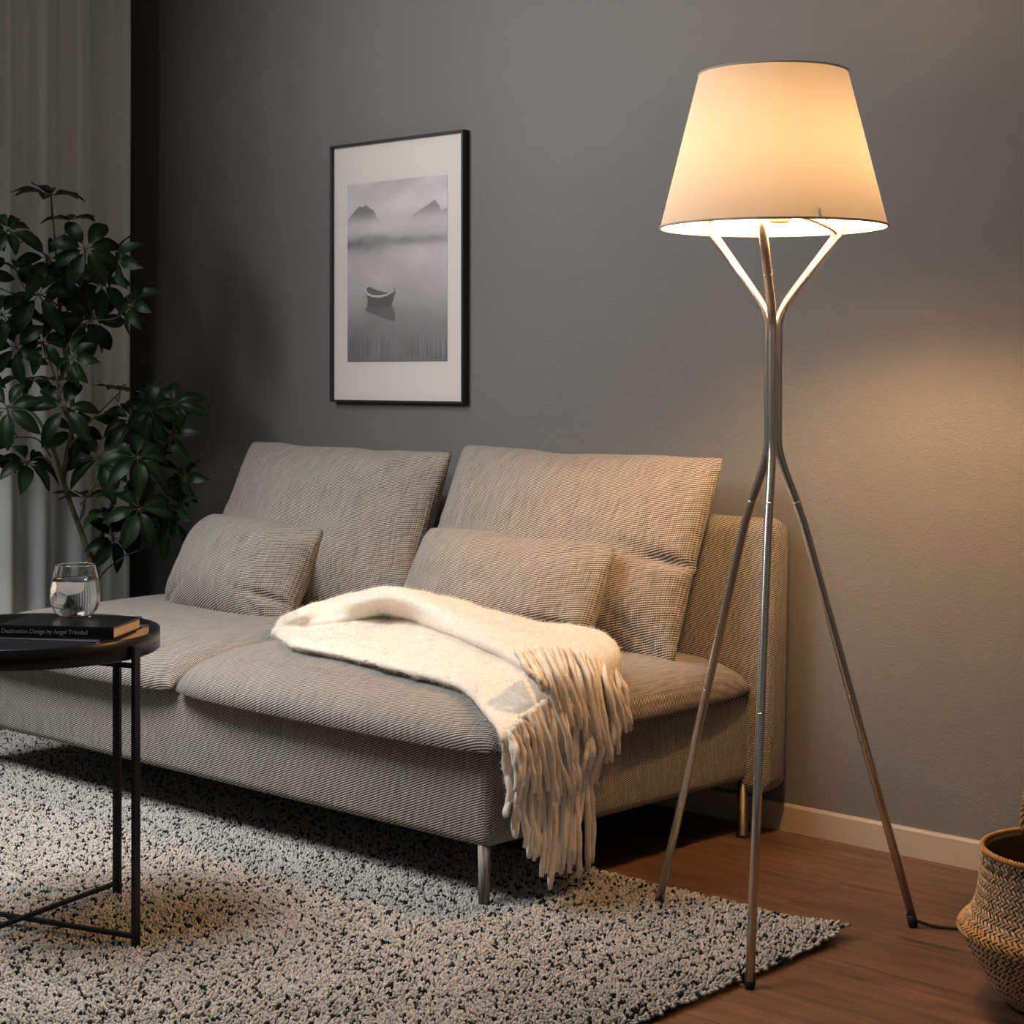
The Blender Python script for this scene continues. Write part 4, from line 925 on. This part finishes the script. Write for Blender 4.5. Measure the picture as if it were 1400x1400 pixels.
# ------------------------------------------------------------------ basket
def basket():
    bx, by = 1.1039, -.627
    root = empty('basket', (bx, by, 0), 'woven seagrass belly basket with a looped handle at the right edge', 'basket')
    prof = [(.098, .004), (.118, .022), (.138, .050), (.158, .082), (.170, .104), (.176, .116), (.1775, .124), (.172, .131), (.162, .140), (.153, .155), (.147, .175), (.143, .200), (.140, .225), (.139, .247)]
    PR = catmull(np.array(prof), 10)
    # dense inner wall
    inn = [(0, .010)] + [(r - .008, zz) for r, zz in PR[::4]] + [(PR[-1][0] - .004, .250)]
    outp = [(r - .003, zz) for r, zz in PR[::-4]] + [(0, .003)]
    V, F = lathe(inn + outp, (bx, by, 0), 80); mk('liner', V, F, M['wicker_dark'], root)
    # woven straws: slanted lozenges, row by row
    seglen = np.r_[0, np.cumsum(np.linalg.norm(np.diff(PR, axis=0), axis=1))]; tot = seglen[-1]
    nrow = 36; VV = []; FF = []; CC = []
    def at(s):
        r = np.interp(s, seglen, PR[:, 0]); zz = np.interp(s, seglen, PR[:, 1]); e = .002
        dr = np.interp(min(s + e, tot), seglen, PR[:, 0]) - np.interp(max(s - e, 0), seglen, PR[:, 0]); dz = np.interp(min(s + e, tot), seglen, PR[:, 1]) - np.interp(max(s - e, 0), seglen, PR[:, 1])
        l = math.hypot(dr, dz); return r, zz, dr / l, dz / l
    for row in range(nrow):
        s = (row + .5) / nrow * tot; r, zz, tr, tz = at(s)
        nstitch = 96; pitch = 2 * PI * r / nstitch; hrow = tot / nrow
        sl = 1 if row % 2 else -1
        if zz < .117: sl = 1 if row % 2 else -1
        for k in range(nstitch):
            a = 2 * PI * (k + (.5 if row % 2 else 0)) / nstitch + rng.normal(0, .004)
            er = np.array([math.cos(a), math.sin(a), 0]); et = np.array([-math.sin(a), math.cos(a), 0]); ez = np.array([0, 0, 1.])
            up_ = er * tr + ez * tz; nn = er * tz - ez * tr
            c = np.array([bx, by, 0]) + er * r + ez * zz
            tilt = math.radians(38) * sl + rng.normal(0, .06)
            d = et * math.cos(tilt) + up_ * math.sin(tilt); w = np.cross(nn, d)
            Ls = pitch * 1.36; ws = hrow * .27 * rng.uniform(.85, 1.1); b = len(VV)
            for (l_, w_, h_) in ((-1, 0, -.0012), (-.6, .8, .0004), (-.6, -.8, .0004), (0, 1, .0010), (0, -1, .0010), (.6, .8, .0004), (.6, -.8, .0004), (1, 0, -.0012), (-.5, 0, .0024), (0, 0, .0032), (.5, 0, .0024)):
                VV.append(c + d * Ls * l_ * .62 + w * ws * w_ * 1.15 + nn * h_ * .8)
            for f in ((0, 2, 8), (0, 8, 1), (1, 8, 9, 3), (2, 4, 9, 8), (3, 9, 10, 5), (4, 6, 10, 9), (5, 10, 7), (6, 7, 10)): FF.append([i + b for i in f])
            tone = np.array([lin(204), lin(176), lin(142)]) if not .108 < zz < .138 else np.array([lin(212), lin(170), lin(116)])
            tone = tone * rng.uniform(.7, 1.12)
            if row in (nrow - 2, nrow - 3) and rng.random() < .35: tone = tone * .35
            for q in range(11): CC.append(tone * (.62 if q in (0, 7) else 1))
    o = mk('woven_body', VV, FF, M['wicker'], root, col=CC)
    # braided rim and handle
    def braid(P, rad, nm, turns):
        vs = []; cs = []
        P = np.asarray(P); n = len(P); T = np.gradient(P, axis=0); T /= np.linalg.norm(T, axis=1)[:, None]
        ref = np.array([0, 0, 1.]) if nm == 'rim' else np.array([.7, .7, 0.])
        parts = []
        for st in range(3):
            ph = np.linspace(0, 2 * PI * turns, n) + st * 2 * PI / 3
            A = np.cross(T, ref); A /= np.linalg.norm(A, axis=1)[:, None]; Bn = np.cross(T, A)
            Q = P + A * (np.cos(ph) * rad * .9)[:, None] + Bn * (np.sin(ph) * rad * .9)[:, None]
            parts.append(tube(Q, rad * .72, 7))
        V, F, _ = merge(parts)
        tone = np.array([lin(186), lin(146), lin(96)]); col = tone[None] * rng.uniform(.75, 1.1, len(V))[:, None]
        mk(nm, V, F, M['wicker'], root, col=col)
    th = np.linspace(0, 2 * PI, 400)
    braid(np.stack([bx + .139 * np.cos(th), by + .139 * np.sin(th), np.full_like(th, .250)], -1), .0032, 'rim', 46)
    # handles: loops standing on opposite sides of the rim
    rgt = np.array([.736, .677]); fwd = np.array([-.677, .736])
    for sgn in (1, -1):
        t = np.linspace(0, PI, 90)
        off = fwd * .131 * sgn
        P = np.stack([bx + off[0] - rgt[0] * .038 * np.cos(t), by + off[1] - rgt[1] * .038 * np.cos(t), .246 + .098 * np.abs(np.sin(t)) ** .62], -1)
        braid(P, .0048, 'handle', 13)
basket()

# ------------------------------------------------------------------ camera
cd = bpy.data.cameras.new('camera'); co = bpy.data.objects.new('camera', cd); C.objects.link(co)
co.location = D['cam']
yaw = D['yaw']   # angle between the wall direction (-x) and the optical axis
fwd = Vector((-math.cos(yaw), math.sin(yaw), 0)); co.rotation_euler = fwd.to_track_quat('-Z', 'Y').to_euler()
cd.sensor_width = 36; cd.lens = D['foc'] / 1400 * 36
cd.shift_y = -(700 - D['hy']) / 1400
cd.clip_start = .05
bpy.context.scene.camera = co

# ------------------------------------------------------------------ light
def area(name, loc, target, sx, sy, e, col):
    ld = bpy.data.lights.new(name, 'AREA'); ld.shape = 'RECTANGLE'; ld.size = sx; ld.size_y = sy; ld.energy = e; ld.color = col
    o = bpy.data.objects.new(name, ld); o.location = loc
    o.rotation_euler = (Vector(target) - Vector(loc)).to_track_quat('-Z', 'Y').to_euler(); C.objects.link(o); return o
k = area('softbox_overhead', (-1.0, -2.0, 2.58), (-.85, -1.0, 0), 1.7, 1.4, 37, (.98, .99, 1.0))
k.data.spread = math.radians(78)
k = area('softbox_wall', (-1.55, -2.7, 2.25), (-.32, 0, 1.85), 1.1, 1.1, 13, (1.0, .99, .98))
k.data.spread = math.radians(66)
w = bpy.data.worlds.new('world'); bpy.context.scene.world = w; w.use_nodes = True
w.node_tree.nodes['Background'].inputs[0].default_value = (.90, .95, 1.0, 1); w.node_tree.nodes['Background'].inputs[1].default_value = .09
vs = bpy.context.scene.view_settings; vs.view_transform = 'Standard'; vs.look = 'None'; vs.exposure = 0
